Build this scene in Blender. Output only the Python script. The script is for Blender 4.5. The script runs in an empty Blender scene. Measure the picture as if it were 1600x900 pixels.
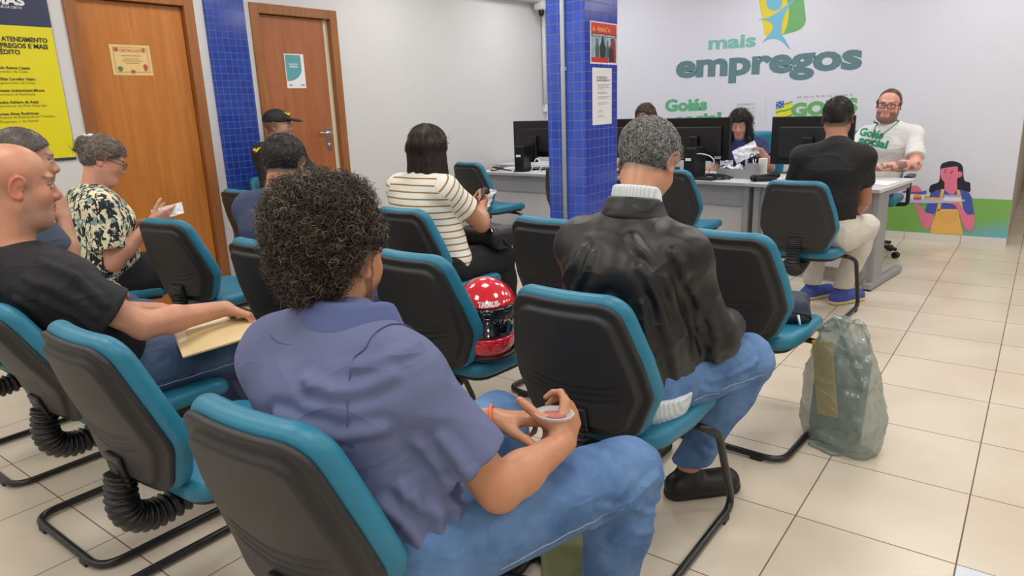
import bpy, bmesh, math, random
import numpy as np
from mathutils import Vector, Matrix
rnd = random.Random(7)
RNG = np.random.default_rng(11)
SC = bpy.context.scene
COL = SC.collection

# ---------------------------------------------------------------- camera, world, lights, exposure
CAM_H = 1.335
F_PX = 1090.39
YAW, PITCH, ROLL = 0.651146837, 0.254163258, 0.0367044255
_cy, _sy, _cp, _sp = math.cos(YAW), math.sin(YAW), math.cos(PITCH), math.sin(PITCH)
C_F = np.array([-_sy * _cp, _cy * _cp, -_sp])
_r0 = np.array([_cy, _sy, 0.0]); _d0 = np.cross(C_F, _r0)
C_R = _r0 * math.cos(ROLL) + _d0 * math.sin(ROLL)
C_D = -_r0 * math.sin(ROLL) + _d0 * math.cos(ROLL)
cd = bpy.data.cameras.new('camera'); cam = bpy.data.objects.new('camera', cd); COL.objects.link(cam)
cd.sensor_width = 36; cd.lens = F_PX / 1600 * 36; cd.clip_start = .02; cd.clip_end = 60
cam.matrix_world = Matrix(((C_R[0], -C_D[0], -C_F[0], 0), (C_R[1], -C_D[1], -C_F[1], 0), (C_R[2], -C_D[2], -C_F[2], CAM_H), (0, 0, 0, 1)))
SC.camera = cam
wd = bpy.data.worlds.new('world'); SC.world = wd; wd.use_nodes = True
wd.node_tree.nodes['Background'].inputs[0].default_value = (.9, .95, 1, 1)
wd.node_tree.nodes['Background'].inputs[1].default_value = .2
SC.view_settings.view_transform = 'Standard'; SC.view_settings.look = 'None'
SC.view_settings.gamma = 1; SC.view_settings.use_curve_mapping = False
SC.view_settings.exposure = 0.0
LIGHT_W = 11.4
CEIL = 2.75
XL, XR, YB, YW, YF = -4.993, 3.2, -2.6, 7.37, 11.5     # left wall, right wall, wall behind camera, mural wall, corridor end
XC = -0.172                                             # where the mural wall ends


def at(px, py, ax, val):
    """the point of the plane x / y / z = val seen at that place of the photograph"""
    v = C_F * F_PX + C_R * (px - 800) + C_D * (py - 450)
    i = 'xyz'.index(ax); o = np.array([0, 0, CAM_H])
    return o + v * ((val - o[i]) / v[i])


# ---------------------------------------------------------------- materials
def lin(c):
    return tuple(((x / 255) / 12.92 if x / 255 <= .04045 else ((x / 255 + .055) / 1.055) ** 2.4) for x in c)


def mat(name, rgb, rough=.6, metal=0.0, var=0.0, vscale=6.0, bump=0.0, bscale=80.0, spec=.5, coat=0.0, sheen=0.0, attr=None, trans=0.0, alpha=1.0, emis=None, estr=0.0, sss=0.0, vcol2=None, fold=0.0, fscale=6.0):
    m = bpy.data.materials.new(name); m.use_nodes = True
    nt = m.node_tree; N = nt.nodes; L = nt.links; b = N['Principled BSDF']
    c = lin(rgb)
    b.inputs['Base Color'].default_value = (*c, 1); b.inputs['Roughness'].default_value = rough
    b.inputs['Metallic'].default_value = metal; b.inputs['Specular IOR Level'].default_value = spec
    if coat: b.inputs['Coat Weight'].default_value = coat; b.inputs['Coat Roughness'].default_value = .08
    if sheen: b.inputs['Sheen Weight'].default_value = sheen; b.inputs['Sheen Roughness'].default_value = .5
    if trans: b.inputs['Transmission Weight'].default_value = trans
    if alpha < 1: b.inputs['Alpha'].default_value = alpha
    if sss:
        b.inputs['Subsurface Weight'].default_value = sss; b.inputs['Subsurface Radius'].default_value = (.012, .004, .002); b.inputs['Subsurface Scale'].default_value = 1
    if emis: b.inputs['Emission Color'].default_value = (*lin(emis), 1); b.inputs['Emission Strength'].default_value = estr
    tc = N.new('ShaderNodeTexCoord'); src = None
    if attr:
        a = N.new('ShaderNodeAttribute'); a.attribute_name = attr; src = a.outputs['Color']
    if var:
        n = N.new('ShaderNodeTexNoise'); n.inputs['Scale'].default_value = vscale; n.inputs['Detail'].default_value = 5
        L.new(tc.outputs['Object'], n.inputs['Vector'])
        r = N.new('ShaderNodeValToRGB'); c2 = lin(vcol2) if vcol2 else tuple(x * (1 - var) for x in c)
        r.color_ramp.elements[0].color = (*c2, 1); r.color_ramp.elements[0].position = .3
        r.color_ramp.elements[1].color = (*tuple(min(1, x * (1 + var * .5)) for x in c), 1); r.color_ramp.elements[1].position = .7
        L.new(n.outputs['Fac'], r.inputs['Fac'])
        if src is not None:
            mx = N.new('ShaderNodeMix'); mx.data_type = 'RGBA'; mx.blend_type = 'MULTIPLY'; mx.inputs['Factor'].default_value = 1
            L.new(src, mx.inputs['A']); L.new(r.outputs['Color'], mx.inputs['B']); src = mx.outputs['Result']
        else: src = r.outputs['Color']
    if src is not None: L.new(src, b.inputs['Base Color'])
    if bump:
        n = N.new('ShaderNodeTexNoise'); n.inputs['Scale'].default_value = bscale; n.inputs['Detail'].default_value = 4
        L.new(tc.outputs['Object'], n.inputs['Vector'])
        bp = N.new('ShaderNodeBump'); bp.inputs['Strength'].default_value = bump; bp.inputs['Distance'].default_value = .002
        L.new(n.outputs['Fac'], bp.inputs['Height']); L.new(bp.outputs['Normal'], b.inputs['Normal'])
    if fold:                       # soft creases of worn cloth
        mp = N.new('ShaderNodeMapping'); mp.inputs['Rotation'].default_value = (.5, .35, .6); mp.inputs['Scale'].default_value = (1, 1, 1.9)
        L.new(tc.outputs['Object'], mp.inputs['Vector'])
        n2 = N.new('ShaderNodeTexNoise'); n2.inputs['Scale'].default_value = fscale; n2.inputs['Detail'].default_value = .6; n2.inputs['Distortion'].default_value = .9; n2.inputs['Roughness'].default_value = .4
        L.new(mp.outputs[0], n2.inputs['Vector'])
        ab = N.new('ShaderNodeMath'); ab.operation = 'SUBTRACT'; ab.inputs[1].default_value = .5; L.new(n2.outputs['Fac'], ab.inputs[0])
        a2 = N.new('ShaderNodeMath'); a2.operation = 'ABSOLUTE'; L.new(ab.outputs[0], a2.inputs[0])
        pw_ = N.new('ShaderNodeMath'); pw_.operation = 'POWER'; pw_.inputs[1].default_value = .85; L.new(a2.outputs[0], pw_.inputs[0])
        b2 = N.new('ShaderNodeBump'); b2.inputs['Strength'].default_value = fold; b2.inputs['Distance'].default_value = .035; b2.invert = True
        L.new(pw_.outputs[0], b2.inputs['Height'])
        if bump: L.new(b2.outputs['Normal'], bp.inputs['Normal'])
        else: L.new(b2.outputs['Normal'], b.inputs['Normal'])
    return m


def nodes(m): return m.node_tree.nodes, m.node_tree.links, m.node_tree.nodes['Principled BSDF']


M = {}
M['teal'] = mat('teal_vinyl', (34, 120, 150), .42, bump=.25, bscale=260, spec=.5, var=.12, vscale=5)
M['shell'] = mat('black_plastic', (40, 40, 42), .5, bump=.3, bscale=500, spec=.45)
M['rubber'] = mat('black_rubber', (24, 24, 26), .42)
M['tube'] = mat('black_metal', (24, 24, 27), .3, spec=.6)
M['skin'] = mat('skin', (255, 255, 255), .42, attr='col', var=.12, vscale=14, bump=.15, bscale=160, sss=.06)
M['hair'] = mat('hair_strands', (255, 255, 255), .45, attr='col', spec=.5)
M['white_wall'] = mat('white_wall_paint', (212, 212, 213), .6, bump=.06, bscale=40, var=.03, vscale=1.5)
M['mural_wall'] = mat('mural_wall_film', (214, 216, 228), .42, bump=.03, bscale=30)
M['ceiling'] = mat('ceiling_paint', (226, 226, 224), .8)
M['skirt'] = mat('skirting_tile', (222, 219, 214), .35)
M['corridor'] = mat('corridor_paint', (176, 166, 150), .7)
M['paper'] = mat('white_paper', (232, 232, 236), .7)
M['greypaint'] = mat('grey_laminate', (158, 159, 164), .45, bump=.05, bscale=300)
M['greydark'] = mat('grey_steel', (146, 147, 151), .4)
M['desk_top'] = mat('desk_laminate', (208, 208, 212), .4, var=.03, vscale=30)
M['desk_panel'] = mat('light_panel', (196, 196, 200), .5)
M['blackgloss'] = mat('black_screen_plastic', (13, 13, 16), .35)
M['black'] = mat('black_matte', (22, 22, 25), .6)
M['dark_ink'] = mat('dark_ink', (40, 42, 46), .6)
M['chrome'] = mat('chrome_metal', (200, 200, 202), .22, metal=1)
M['white_plastic'] = mat('white_plastic', (226, 228, 228), .4)
M['pipe'] = mat('grey_conduit', (178, 184, 186), .4)


def wood_mat(name, c1, c2):
    m = mat(name, c1, .38, spec=.45); N, L, b = nodes(m)
    tc = N.new('ShaderNodeTexCoord'); mp = N.new('ShaderNodeMapping'); mp.inputs['Scale'].default_value = (1, 9, .7)
    L.new(tc.outputs['Object'], mp.inputs['Vector'])
    n = N.new('ShaderNodeTexNoise'); n.inputs['Scale'].default_value = 3.5; n.inputs['Detail'].default_value = 6; n.inputs['Distortion'].default_value = .6
    L.new(mp.outputs[0], n.inputs['Vector']); r = N.new('ShaderNodeValToRGB')
    r.color_ramp.elements[0].position = .25; r.color_ramp.elements[0].color = (*lin(c2), 1)
    r.color_ramp.elements[1].position = .75; r.color_ramp.elements[1].color = (*lin(c1), 1)
    L.new(n.outputs['Fac'], r.inputs['Fac']); L.new(r.outputs['Color'], b.inputs['Base Color'])
    return m


M['door1'] = wood_mat('door_wood', (196, 126, 58), (174, 104, 40))
M['door2'] = wood_mat('door_wood_reddish', (172, 106, 66), (150, 88, 50))
M['frame'] = wood_mat('frame_wood', (164, 106, 60), (136, 84, 42))


def brick_mat(name, plane, bw, bh, offx, offy, col1, col2, mortar, msize, rough, bump, coat=0.0, glaze=0.0):
    """square tiles from world metres; plane = two axes of the texture"""
    m = mat(name, col1, rough); N, L, b = nodes(m)
    g = N.new('ShaderNodeNewGeometry'); s = N.new('ShaderNodeSeparateXYZ'); L.new(g.outputs['Position'], s.inputs[0])
    c = N.new('ShaderNodeCombineXYZ')
    for k, ax in enumerate(plane):
        ad = N.new('ShaderNodeMath'); ad.operation = 'ADD'; ad.inputs[1].default_value = (offx, offy)[k] + 100 * (bw, bh)[k]
        L.new(s.outputs['XYZ'.index(ax)], ad.inputs[0]); L.new(ad.outputs[0], c.inputs[k])
    br = N.new('ShaderNodeTexBrick'); br.offset = 0; br.squash = 1
    br.inputs['Scale'].default_value = 1; br.inputs['Brick Width'].default_value = bw; br.inputs['Row Height'].default_value = bh
    br.inputs['Mortar Size'].default_value = msize; br.inputs['Mortar Smooth'].default_value = .3; br.inputs['Bias'].default_value = 0
    br.inputs['Color1'].default_value = (*lin(col1), 1); br.inputs['Color2'].default_value = (*lin(col2), 1); br.inputs['Mortar'].default_value = (*lin(mortar), 1)
    L.new(c.outputs[0], br.inputs['Vector'])
    out = br.outputs['Color']
    n = N.new('ShaderNodeTexNoise'); n.inputs['Scale'].default_value = 2.2; n.inputs['Detail'].default_value = 4
    L.new(g.outputs['Position'], n.inputs['Vector'])
    mx = N.new('ShaderNodeMix'); mx.data_type = 'RGBA'; mx.blend_type = 'MULTIPLY'; mx.inputs['Factor'].default_value = glaze
    rr = N.new('ShaderNodeValToRGB'); rr.color_ramp.elements[0].color = (.75, .68, .6, 1); rr.color_ramp.elements[1].color = (1, 1, 1, 1)
    rr.color_ramp.elements[0].position = .35; rr.color_ramp.elements[1].position = .6
    L.new(n.outputs['Fac'], rr.inputs['Fac']); L.new(out, mx.inputs['A']); L.new(rr.outputs['Color'], mx.inputs['B'])
    L.new(mx.outputs['Result'], b.inputs['Base Color'])
    rf = N.new('ShaderNodeMapRange'); L.new(br.outputs['Fac'], rf.inputs[0]); rf.inputs[3].default_value = rough; rf.inputs[4].default_value = .85
    L.new(rf.outputs[0], b.inputs['Roughness'])
    iv = N.new('ShaderNodeMath'); iv.operation = 'SUBTRACT'; iv.inputs[0].default_value = 1; L.new(br.outputs['Fac'], iv.inputs[1])
    bp = N.new('ShaderNodeBump'); bp.inputs['Strength'].default_value = bump; bp.inputs['Distance'].default_value = .002
    L.new(iv.outputs[0], bp.inputs['Height']); L.new(bp.outputs['Normal'], b.inputs['Normal'])
    if coat: b.inputs['Coat Weight'].default_value = coat
    return m


M['floor'] = brick_mat('floor_tiles', 'XY', .45, .45, .058, -.36 + .45, (220, 209, 192), (213, 201, 183), (112, 98, 84), .0026, .3, .4, glaze=.35)
M['tile_wall'] = brick_mat('blue_mosaic_wall', 'YZ', .05, .05, 0, 0, (34, 60, 150), (42, 72, 165), (104, 112, 140), .0016, .13, .6)
M['tile_px'] = brick_mat('blue_mosaic_front', 'XZ', .05, .05, 2.0, 0, (54, 84, 190), (64, 96, 205), (126, 122, 140), .0018, .14, .6)
M['tile_py'] = brick_mat('blue_mosaic_side', 'YZ', .05, .05, 0, 0, (40, 66, 172), (48, 76, 186), (112, 112, 140), .0018, .16, .6)


# ---------------------------------------------------------------- object helpers
def base_obj(name, data, parent=None, loc=None, rot=0.0):
    o = bpy.data.objects.new(name, data); COL.objects.link(o)
    if parent is not None: o.parent = parent
    if loc is not None: o.location = [float(x) for x in loc]
    if rot: o.rotation_euler[2] = rot
    return o


def info(o, label, cat, group=None, kind=None):
    if label: o['label'] = label
    if cat: o['category'] = cat
    if group: o['group'] = group
    if kind: o['kind'] = kind
    return o


def empty(name, label, cat, loc=(0, 0, 0), rot=0.0, group=None):
    o = base_obj(name, None, None, loc, rot); o.empty_display_size = .1
    return info(o, label, cat, group)


def np_mesh(name, V, Q, m, T=None, smooth=True, col=None, attrs=None, matidx=None):
    """V (n,3); Q (m,4) quads; T (k,3) triangles"""
    me = bpy.data.meshes.new(name); V = np.asarray(V, np.float32)
    me.vertices.add(len(V)); me.vertices.foreach_set('co', V.ravel())
    loops = []; starts = []; tot = []; n = 0
    if Q is not None and len(Q):
        Q = np.asarray(Q, np.int32); loops.append(Q.ravel()); starts.append(np.arange(len(Q)) * 4 + n); tot.append(np.full(len(Q), 4)); n += Q.size
    if T is not None and len(T):
        T = np.asarray(T, np.int32); loops.append(T.ravel()); starts.append(np.arange(len(T)) * 3 + n); tot.append(np.full(len(T), 3)); n += T.size
    loops = np.concatenate(loops); starts = np.concatenate(starts)
    me.loops.add(len(loops)); me.loops.foreach_set('vertex_index', loops.astype(np.int32))
    me.polygons.add(len(starts)); me.polygons.foreach_set('loop_start', starts.astype(np.int32))
    me.update(calc_edges=True)
    me.polygons.foreach_set('use_smooth', np.full(len(starts), smooth))
    if matidx is not None: me.polygons.foreach_set('material_index', np.asarray(matidx, np.int32))
    if col is not None:
        a = me.color_attributes.new('col', 'FLOAT_COLOR', 'POINT'); c = np.ones((len(V), 4), np.float32); c[:, :3] = col; a.data.foreach_set('color', c.ravel())
    for k, v in (attrs or {}).items():
        a = me.attributes.new(k, 'FLOAT', 'POINT'); a.data.foreach_set('value', np.asarray(v, np.float32))
    for mm in (m if isinstance(m, (list, tuple)) else [m]): me.materials.append(mm)
    return me


def bm_obj(name, bm, m, parent=None, loc=None, smooth=False, rot=0.0):
    me = bpy.data.meshes.new(name); bm.normal_update(); bm.to_mesh(me); bm.free()
    for mm in (m if isinstance(m, (list, tuple)) else [m]): me.materials.append(mm)
    if smooth: me.polygons.foreach_set('use_smooth', [True] * len(me.polygons))
    return base_obj(name, me, parent, loc, rot)


def add_box(bm, c, s, bev=0.0, R=None, seg=2):
    """box centred at c, size s, optional rotation matrix R"""
    r = bmesh.ops.create_cube(bm, size=1); vs = r['verts']
    for v in vs: v.co = Vector((v.co.x * s[0], v.co.y * s[1], v.co.z * s[2]))
    if bev:
        es = list({e for v in vs for e in v.link_edges})
        rb = bmesh.ops.bevel(bm, geom=es, offset=bev, segments=seg, affect='EDGES', profile=.5)
        vs = list({v for f in rb['faces'] for v in f.verts} | {v for v in vs if v.is_valid})
    for v in vs:
        p = Vector(v.co)
        if R is not None: p = R @ p
        v.co = p + Vector([float(x) for x in c])
    return vs


def box(name, c, s, m, parent=None, bev=0.0, R=None, smooth=False):
    bm = bmesh.new(); add_box(bm, c, s, bev, R); return bm_obj(name, bm, m, parent, smooth=smooth)


def box2(name, lo, hi, m, parent=None, bev=0.0):
    lo = np.array(lo, float); hi = np.array(hi, float); return box(name, (lo + hi) / 2, hi - lo, m, parent, bev)


def frames(P):
    P = np.asarray(P, float); T = np.gradient(P, axis=0); T /= np.linalg.norm(T, axis=1)[:, None] + 1e-12
    up = np.array([0, 0, 1.0]) if abs(T[0][2]) < .9 else np.array([1.0, 0, 0])
    N = np.cross(T[0], up); N /= np.linalg.norm(N); out = []
    for t in T:
        N = N - t * (N @ t); N /= np.linalg.norm(N); out.append((N.copy(), np.cross(t, N)))
    return P, out


def tube(P, rad, sides=10, flat=1.0, caps=True):
    """tube mesh arrays along P with radius (scalar or per point)"""
    P, fr = frames(P); rad = np.broadcast_to(rad, len(P)); V = []
    for p, (a, b), r in zip(P, fr, rad):
        for k in range(sides):
            t = 2 * math.pi * k / sides; V.append(p + a * math.cos(t) * r + b * math.sin(t) * r * flat)
    Q = [(i * sides + k, i * sides + (k + 1) % sides, (i + 1) * sides + (k + 1) % sides, (i + 1) * sides + k) for i in range(len(P) - 1) for k in range(sides)]
    T = []
    if caps:
        n = len(V); V += [P[0], P[-1]]; e = (len(P) - 1) * sides
        T = [(n, (k + 1) % sides, k) for k in range(sides)] + [(n + 1, e + k, e + (k + 1) % sides) for k in range(sides)]
    return np.array(V), np.array(Q), np.array(T, int).reshape(-1, 3)


def tube_obj(name, P, rad, m, parent=None, sides=10, loc=None, flat=1.0):
    V, Q, T = tube(P, rad, sides, flat); return base_obj(name, np_mesh(name, V, Q, m, T), parent, loc)


def merge(parts):
    Vs, Qs, Ts, n = [], [], [], 0
    for V, Q, T in parts:
        Vs.append(V)
        if len(Q): Qs.append(np.asarray(Q) + n)
        if len(T): Ts.append(np.asarray(T) + n)
        n += len(V)
    return np.concatenate(Vs), (np.concatenate(Qs) if Qs else np.zeros((0, 4), int)), (np.concatenate(Ts) if Ts else np.zeros((0, 3), int))


def fillet(P, r, n=6):
    """polyline with rounded corners"""
    P = [np.array(p, float) for p in P]; out = [P[0]]
    for i in range(1, len(P) - 1):
        a, b, c = P[i - 1], P[i], P[i + 1]; u = a - b; v = c - b; lu, lv = np.linalg.norm(u), np.linalg.norm(v); rr = min(r, lu * .49, lv * .49)
        s, e = b + u / lu * rr, b + v / lv * rr
        for k in range(n + 1):
            t = k / n; out.append((1 - t) ** 2 * s + 2 * t * (1 - t) * b + t * t * e)
    out.append(P[-1]); return np.array(out)


def catmull(P, n=8, closed=False):
    P = [np.array(p, float) for p in P]; m = len(P); out = []
    rng = range(m if closed else m - 1)
    for i in rng:
        p0 = P[(i - 1) % m] if closed or i > 0 else P[0]; p1 = P[i]; p2 = P[(i + 1) % m]; p3 = P[(i + 2) % m] if closed or i < m - 2 else P[-1]
        for k in range(n):
            t = k / n; out.append(.5 * ((2 * p1) + (-p0 + p2) * t + (2 * p0 - 5 * p1 + 4 * p2 - p3) * t * t + (-p0 + 3 * p1 - 3 * p2 + p3) * t ** 3))
    if not closed: out.append(P[-1])
    return np.array(out)


def lathe(prof, n=28, axis=2):
    V = []; Q = []
    for r, z in prof:
        for k in range(n):
            t = 2 * math.pi * k / n; V.append((r * math.cos(t), r * math.sin(t), z))
    for i in range(len(prof) - 1):
        for k in range(n): Q.append((i * n + k, i * n + (k + 1) % n, (i + 1) * n + (k + 1) % n, (i + 1) * n + k))
    return np.array(V, float), np.array(Q), np.zeros((0, 3), int)


def plate(name, pts, nrm, th, m, parent=None):
    """flat outline of 3-D points, given thickness along nrm"""
    bm = bmesh.new(); n = Vector([float(x) for x in nrm]).normalized()
    a = [bm.verts.new([float(x) for x in p]) for p in pts]; f = bm.faces.new(a)
    r = bmesh.ops.extrude_face_region(bm, geom=[f]); vs = [g for g in r['geom'] if isinstance(g, bmesh.types.BMVert)]
    bmesh.ops.translate(bm, verts=vs, vec=n * th)
    bmesh.ops.triangulate(bm, faces=[f for f in bm.faces if len(f.verts) > 4]); bmesh.ops.recalc_face_normals(bm, faces=bm.faces)
    return bm_obj(name, bm, m, parent)


def text_obj(name, s, org, u, v, m, parent=None, width=None, size=.1, bold=0.0, th=.0006, shear=0.0, wh=None, align='LEFT', mod=None):
    """lettering; org = left end of the baseline, u along the line, v up. width = total width in metres"""
    cu = bpy.data.curves.new(name, 'FONT'); cu.body = s; cu.size = 1; cu.offset = bold; cu.shear = shear; cu.align_x = align; cu.resolution_u = 3; cu.space_line = 1.0
    if mod: cu.space_character = mod
    ob = bpy.data.objects.new(name, cu); COL.objects.link(ob); dg = bpy.context.evaluated_depsgraph_get()
    me = bpy.data.meshes.new_from_object(ob.evaluated_get(dg)); bpy.data.objects.remove(ob); bpy.data.curves.remove(cu)
    n = len(me.vertices); P = np.zeros(n * 3); me.vertices.foreach_get('co', P); P = P.reshape(-1, 3)
    u = np.array(u, float); u /= np.linalg.norm(u); v = np.array(v, float); v /= np.linalg.norm(v); nn = np.cross(u, v)
    x0 = P[:, 0].min() if align == 'LEFT' else 0; w = P[:, 0].max() - P[:, 0].min()
    sx = (width / w) if width else size; sy = wh if wh else (size if size else sx)
    if width and size is None: sy = sx
    W = np.array(org, float) + np.outer((P[:, 0] - x0) * sx, u) + np.outer(P[:, 1] * sy, v) + nn * th
    me.vertices.foreach_set('co', W.astype(np.float32).ravel()); me.update(); me.materials.clear(); me.materials.append(m); me.name = name
    return base_obj(name, me, parent)


def copy_tree(o, parent=None):
    c = o.copy(); COL.objects.link(c)
    if parent is not None: c.parent = parent
    for ch in list(o.children): copy_tree(ch, c)
    return c
# ---------------------------------------------------------------- distance-field modelling (smooth unions meshed with surface nets)
def _sminn(a, b, k):
    h = np.maximum(k - np.abs(a - b), 0) / k; return np.minimum(a, b) - h * h * k * .25


def _ssub(a, b, k):
    h = np.maximum(k - np.abs(a + b), 0) / k; return np.maximum(a, -b) + h * h * k * .25


A3 = lambda p: np.array(p, np.float32)


def cone(a, b, ra, rb=None, k=.02, st=None, clip=None, sub=False):
    """tapered limb from a to b; st=(unit, factor) widens the section; clip=[(point, normal)] cuts off the side the normal points to"""
    a = A3(a); b = A3(b); rb = ra if rb is None else rb; s = max(1, st[1]) if st else 1
    ab = b - a; L2 = float(ab @ ab) + 1e-9; u = A3(st[0]) / np.linalg.norm(st[0]) if st else None

    def f(X, Y, Z):
        x, y, z = X - a[0], Y - a[1], Z - a[2]
        t = np.clip((x * ab[0] + y * ab[1] + z * ab[2]) / L2, 0, 1)
        x = x - t * ab[0]; y = y - t * ab[1]; z = z - t * ab[2]
        if u is not None:
            q = (x * u[0] + y * u[1] + z * u[2]) * (1 - 1 / st[1]); x = x - q * u[0]; y = y - q * u[1]; z = z - q * u[2]
        d = np.sqrt(x * x + y * y + z * z) - (ra + (rb - ra) * t)
        for c, n in clip or ():
            c = A3(c); n = A3(n) / np.linalg.norm(n); d = np.maximum(d, (X - c[0]) * n[0] + (Y - c[1]) * n[1] + (Z - c[2]) * n[2])
        return d
    R = max(ra, rb) * s
    return (f, np.minimum(a, b) - R, np.maximum(a, b) + R, k, sub)


def ell(c, r, Rm=None, k=.02, sub=False, fn=None):
    """ellipsoid; Rm columns are its axes; fn(x,y,z local) -> extra distance to intersect with"""
    c = A3(c); r = A3(r); Rm = np.eye(3) if Rm is None else np.asarray(Rm, float)

    def f(X, Y, Z):
        x, y, z = X - c[0], Y - c[1], Z - c[2]
        l = [x * Rm[0, i] + y * Rm[1, i] + z * Rm[2, i] for i in range(3)]
        k0 = np.sqrt((l[0] / r[0]) ** 2 + (l[1] / r[1]) ** 2 + (l[2] / r[2]) ** 2)
        k1 = np.sqrt((l[0] / r[0] ** 2) ** 2 + (l[1] / r[1] ** 2) ** 2 + (l[2] / r[2] ** 2) ** 2) + 1e-6
        d = k0 * (k0 - 1) / k1
        if fn is not None: d = np.maximum(d, fn(*l))
        return d
    e = np.sqrt((np.asarray(Rm) ** 2) @ (np.asarray(r, float) ** 2)).astype(np.float32)
    return (f, c - e, c + e, k, sub)


def sph(c, r, k=.02, sub=False): return cone(c, A3(c) + A3((0, 0, 1e-4)), r, r, k, sub=sub)


def rbox(c, s, rr, Rm=None, k=.01, sub=False):
    c = A3(c); hs = A3(s) / 2 - rr; Rm = np.eye(3) if Rm is None else np.asarray(Rm, float)

    def f(X, Y, Z):
        x, y, z = X - c[0], Y - c[1], Z - c[2]
        q = [np.abs(x * Rm[0, i] + y * Rm[1, i] + z * Rm[2, i]) - hs[i] for i in range(3)]
        return np.sqrt(sum(np.maximum(v, 0) ** 2 for v in q)) + np.minimum(np.maximum(q[0], np.maximum(q[1], q[2])), 0) - rr
    e = np.abs(Rm) @ (np.asarray(s) / 2); return (f, c - A3(e), c + A3(e), k, sub)


_E = [(0, 1), (2, 3), (4, 5), (6, 7), (0, 2), (1, 3), (4, 6), (5, 7), (0, 4), (1, 5), (2, 6), (3, 7)]


def sdf_mesh(prims, h):
    """-> V, Q"""
    pos = [p for p in prims if not p[4]]
    lo = np.min([p[1] for p in pos], 0) - 3 * h; hi = np.max([p[2] for p in pos], 0) + 3 * h
    n = np.ceil((hi - lo) / h).astype(int) + 1
    G = np.full(n, .3, np.float32)
    ax = [(lo[i] + np.arange(n[i]) * h).astype(np.float32) for i in range(3)]
    for f, plo, phi, k, sub in prims:
        m = k + 2.5 * h
        i0 = np.maximum(np.floor((plo - m - lo) / h).astype(int), 0); i1 = np.minimum(np.ceil((phi + m - lo) / h).astype(int) + 1, n)
        if (i1 <= i0).any(): continue
        X = ax[0][i0[0]:i1[0], None, None]; Y = ax[1][None, i0[1]:i1[1], None]; Z = ax[2][None, None, i0[2]:i1[2]]
        d = np.broadcast_to(f(X, Y, Z), tuple(i1 - i0)).astype(np.float32)
        s = (slice(i0[0], i1[0]), slice(i0[1], i1[1]), slice(i0[2], i1[2]))
        G[s] = _ssub(G[s], d, k) if sub else _sminn(G[s], d, k)
    S = G < 0
    cs = sum(S[a:n[0] - 1 + a, b:n[1] - 1 + b, c:n[2] - 1 + c].astype(np.int8) for a in (0, 1) for b in (0, 1) for c in (0, 1))
    act = np.argwhere((cs > 0) & (cs < 8)); N = len(act)
    idm = np.full(cs.shape, -1, np.int32); idm[act[:, 0], act[:, 1], act[:, 2]] = np.arange(N)
    off = np.array([(a, b, c) for a in (0, 1) for b in (0, 1) for c in (0, 1)])
    vals = np.stack([G[act[:, 0] + o[0], act[:, 1] + o[1], act[:, 2] + o[2]] for o in off], 1)
    acc = np.zeros((N, 3)); cnt = np.zeros(N)
    for e0, e1 in _E:
        a, b = vals[:, e0], vals[:, e1]; cr = (a < 0) != (b < 0); t = np.where(cr, a / np.where(cr, a - b, 1), 0)
        acc += (off[e0] + t[:, None] * (off[e1] - off[e0])) * cr[:, None]; cnt += cr
    V = (act + acc / cnt[:, None]) * h + lo
    quads = []
    for axn in range(3):
        o1, o2 = [np.eye(3, dtype=int)[j] for j in ((1, 2), (2, 0), (0, 1))[axn]]; oa = np.eye(3, dtype=int)[axn]
        sl = [slice(1, None)] * 3; sl[axn] = slice(0, -1); s0 = S[tuple(sl)]
        sl2 = [slice(1, None)] * 3; s1 = S[tuple(sl2)]
        E = np.argwhere(s0 != s1); st = s0[E[:, 0], E[:, 1], E[:, 2]]
        E = E + 1; E[:, axn] -= 1
        ok = (E < np.array(cs.shape)).all(1); E = E[ok]; st = st[ok]
        q = np.stack([idm[tuple((E - o).T)] for o in (0 * oa, o1, o1 + o2, o2)], 1)
        q[~st] = q[~st][:, ::-1]; quads.append(q[:, ::-1] if False else q)
    Q = np.concatenate(quads); Q = Q[(Q >= 0).all(1)]
    return V, Q


def vnorm(V, Q):
    n = np.cross(V[Q[:, 2]] - V[Q[:, 0]], V[Q[:, 3]] - V[Q[:, 1]]); N = np.zeros_like(V)
    for i in range(4): np.add.at(N, Q[:, i], n)
    return N / (np.linalg.norm(N, axis=1)[:, None] + 1e-12)


def relax(V, Q, it=2):
    for _ in range(it):
        A = np.zeros_like(V); c = np.zeros(len(V))
        for i in range(4):
            a, b = Q[:, i], Q[:, (i + 1) % 4]; np.add.at(A, a, V[b]); np.add.at(c, a, 1); np.add.at(A, b, V[a]); np.add.at(c, b, 1)
        V = V * .5 + .5 * A / c[:, None]
    return V


def wob(P, f, seed=0, octs=3):
    """smooth pseudo-noise in -1..1"""
    r = np.random.default_rng(seed); out = 0; a = 1; s = 0
    for _ in range(octs):
        for _ in range(3):
            d = r.normal(size=3); d /= np.linalg.norm(d); e = r.normal(size=3); e /= np.linalg.norm(e)
            out = out + a * np.sin(P @ d * f + r.uniform(0, 6) + 1.3 * np.sin(P @ e * f * .6 + r.uniform(0, 6)))
            s += a
        a *= .55; f *= 1.9
    return out / s * 1.7


def folds(P, d, f, seed):
    """sharp-crested cloth folds running along d"""
    d = np.array(d, float); d /= np.linalg.norm(d); Pp = P - np.outer(P @ d, d) * .8
    w = wob(Pp, f, seed, 2); return 1 - np.abs(w) ** .7 * 1.4


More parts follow.
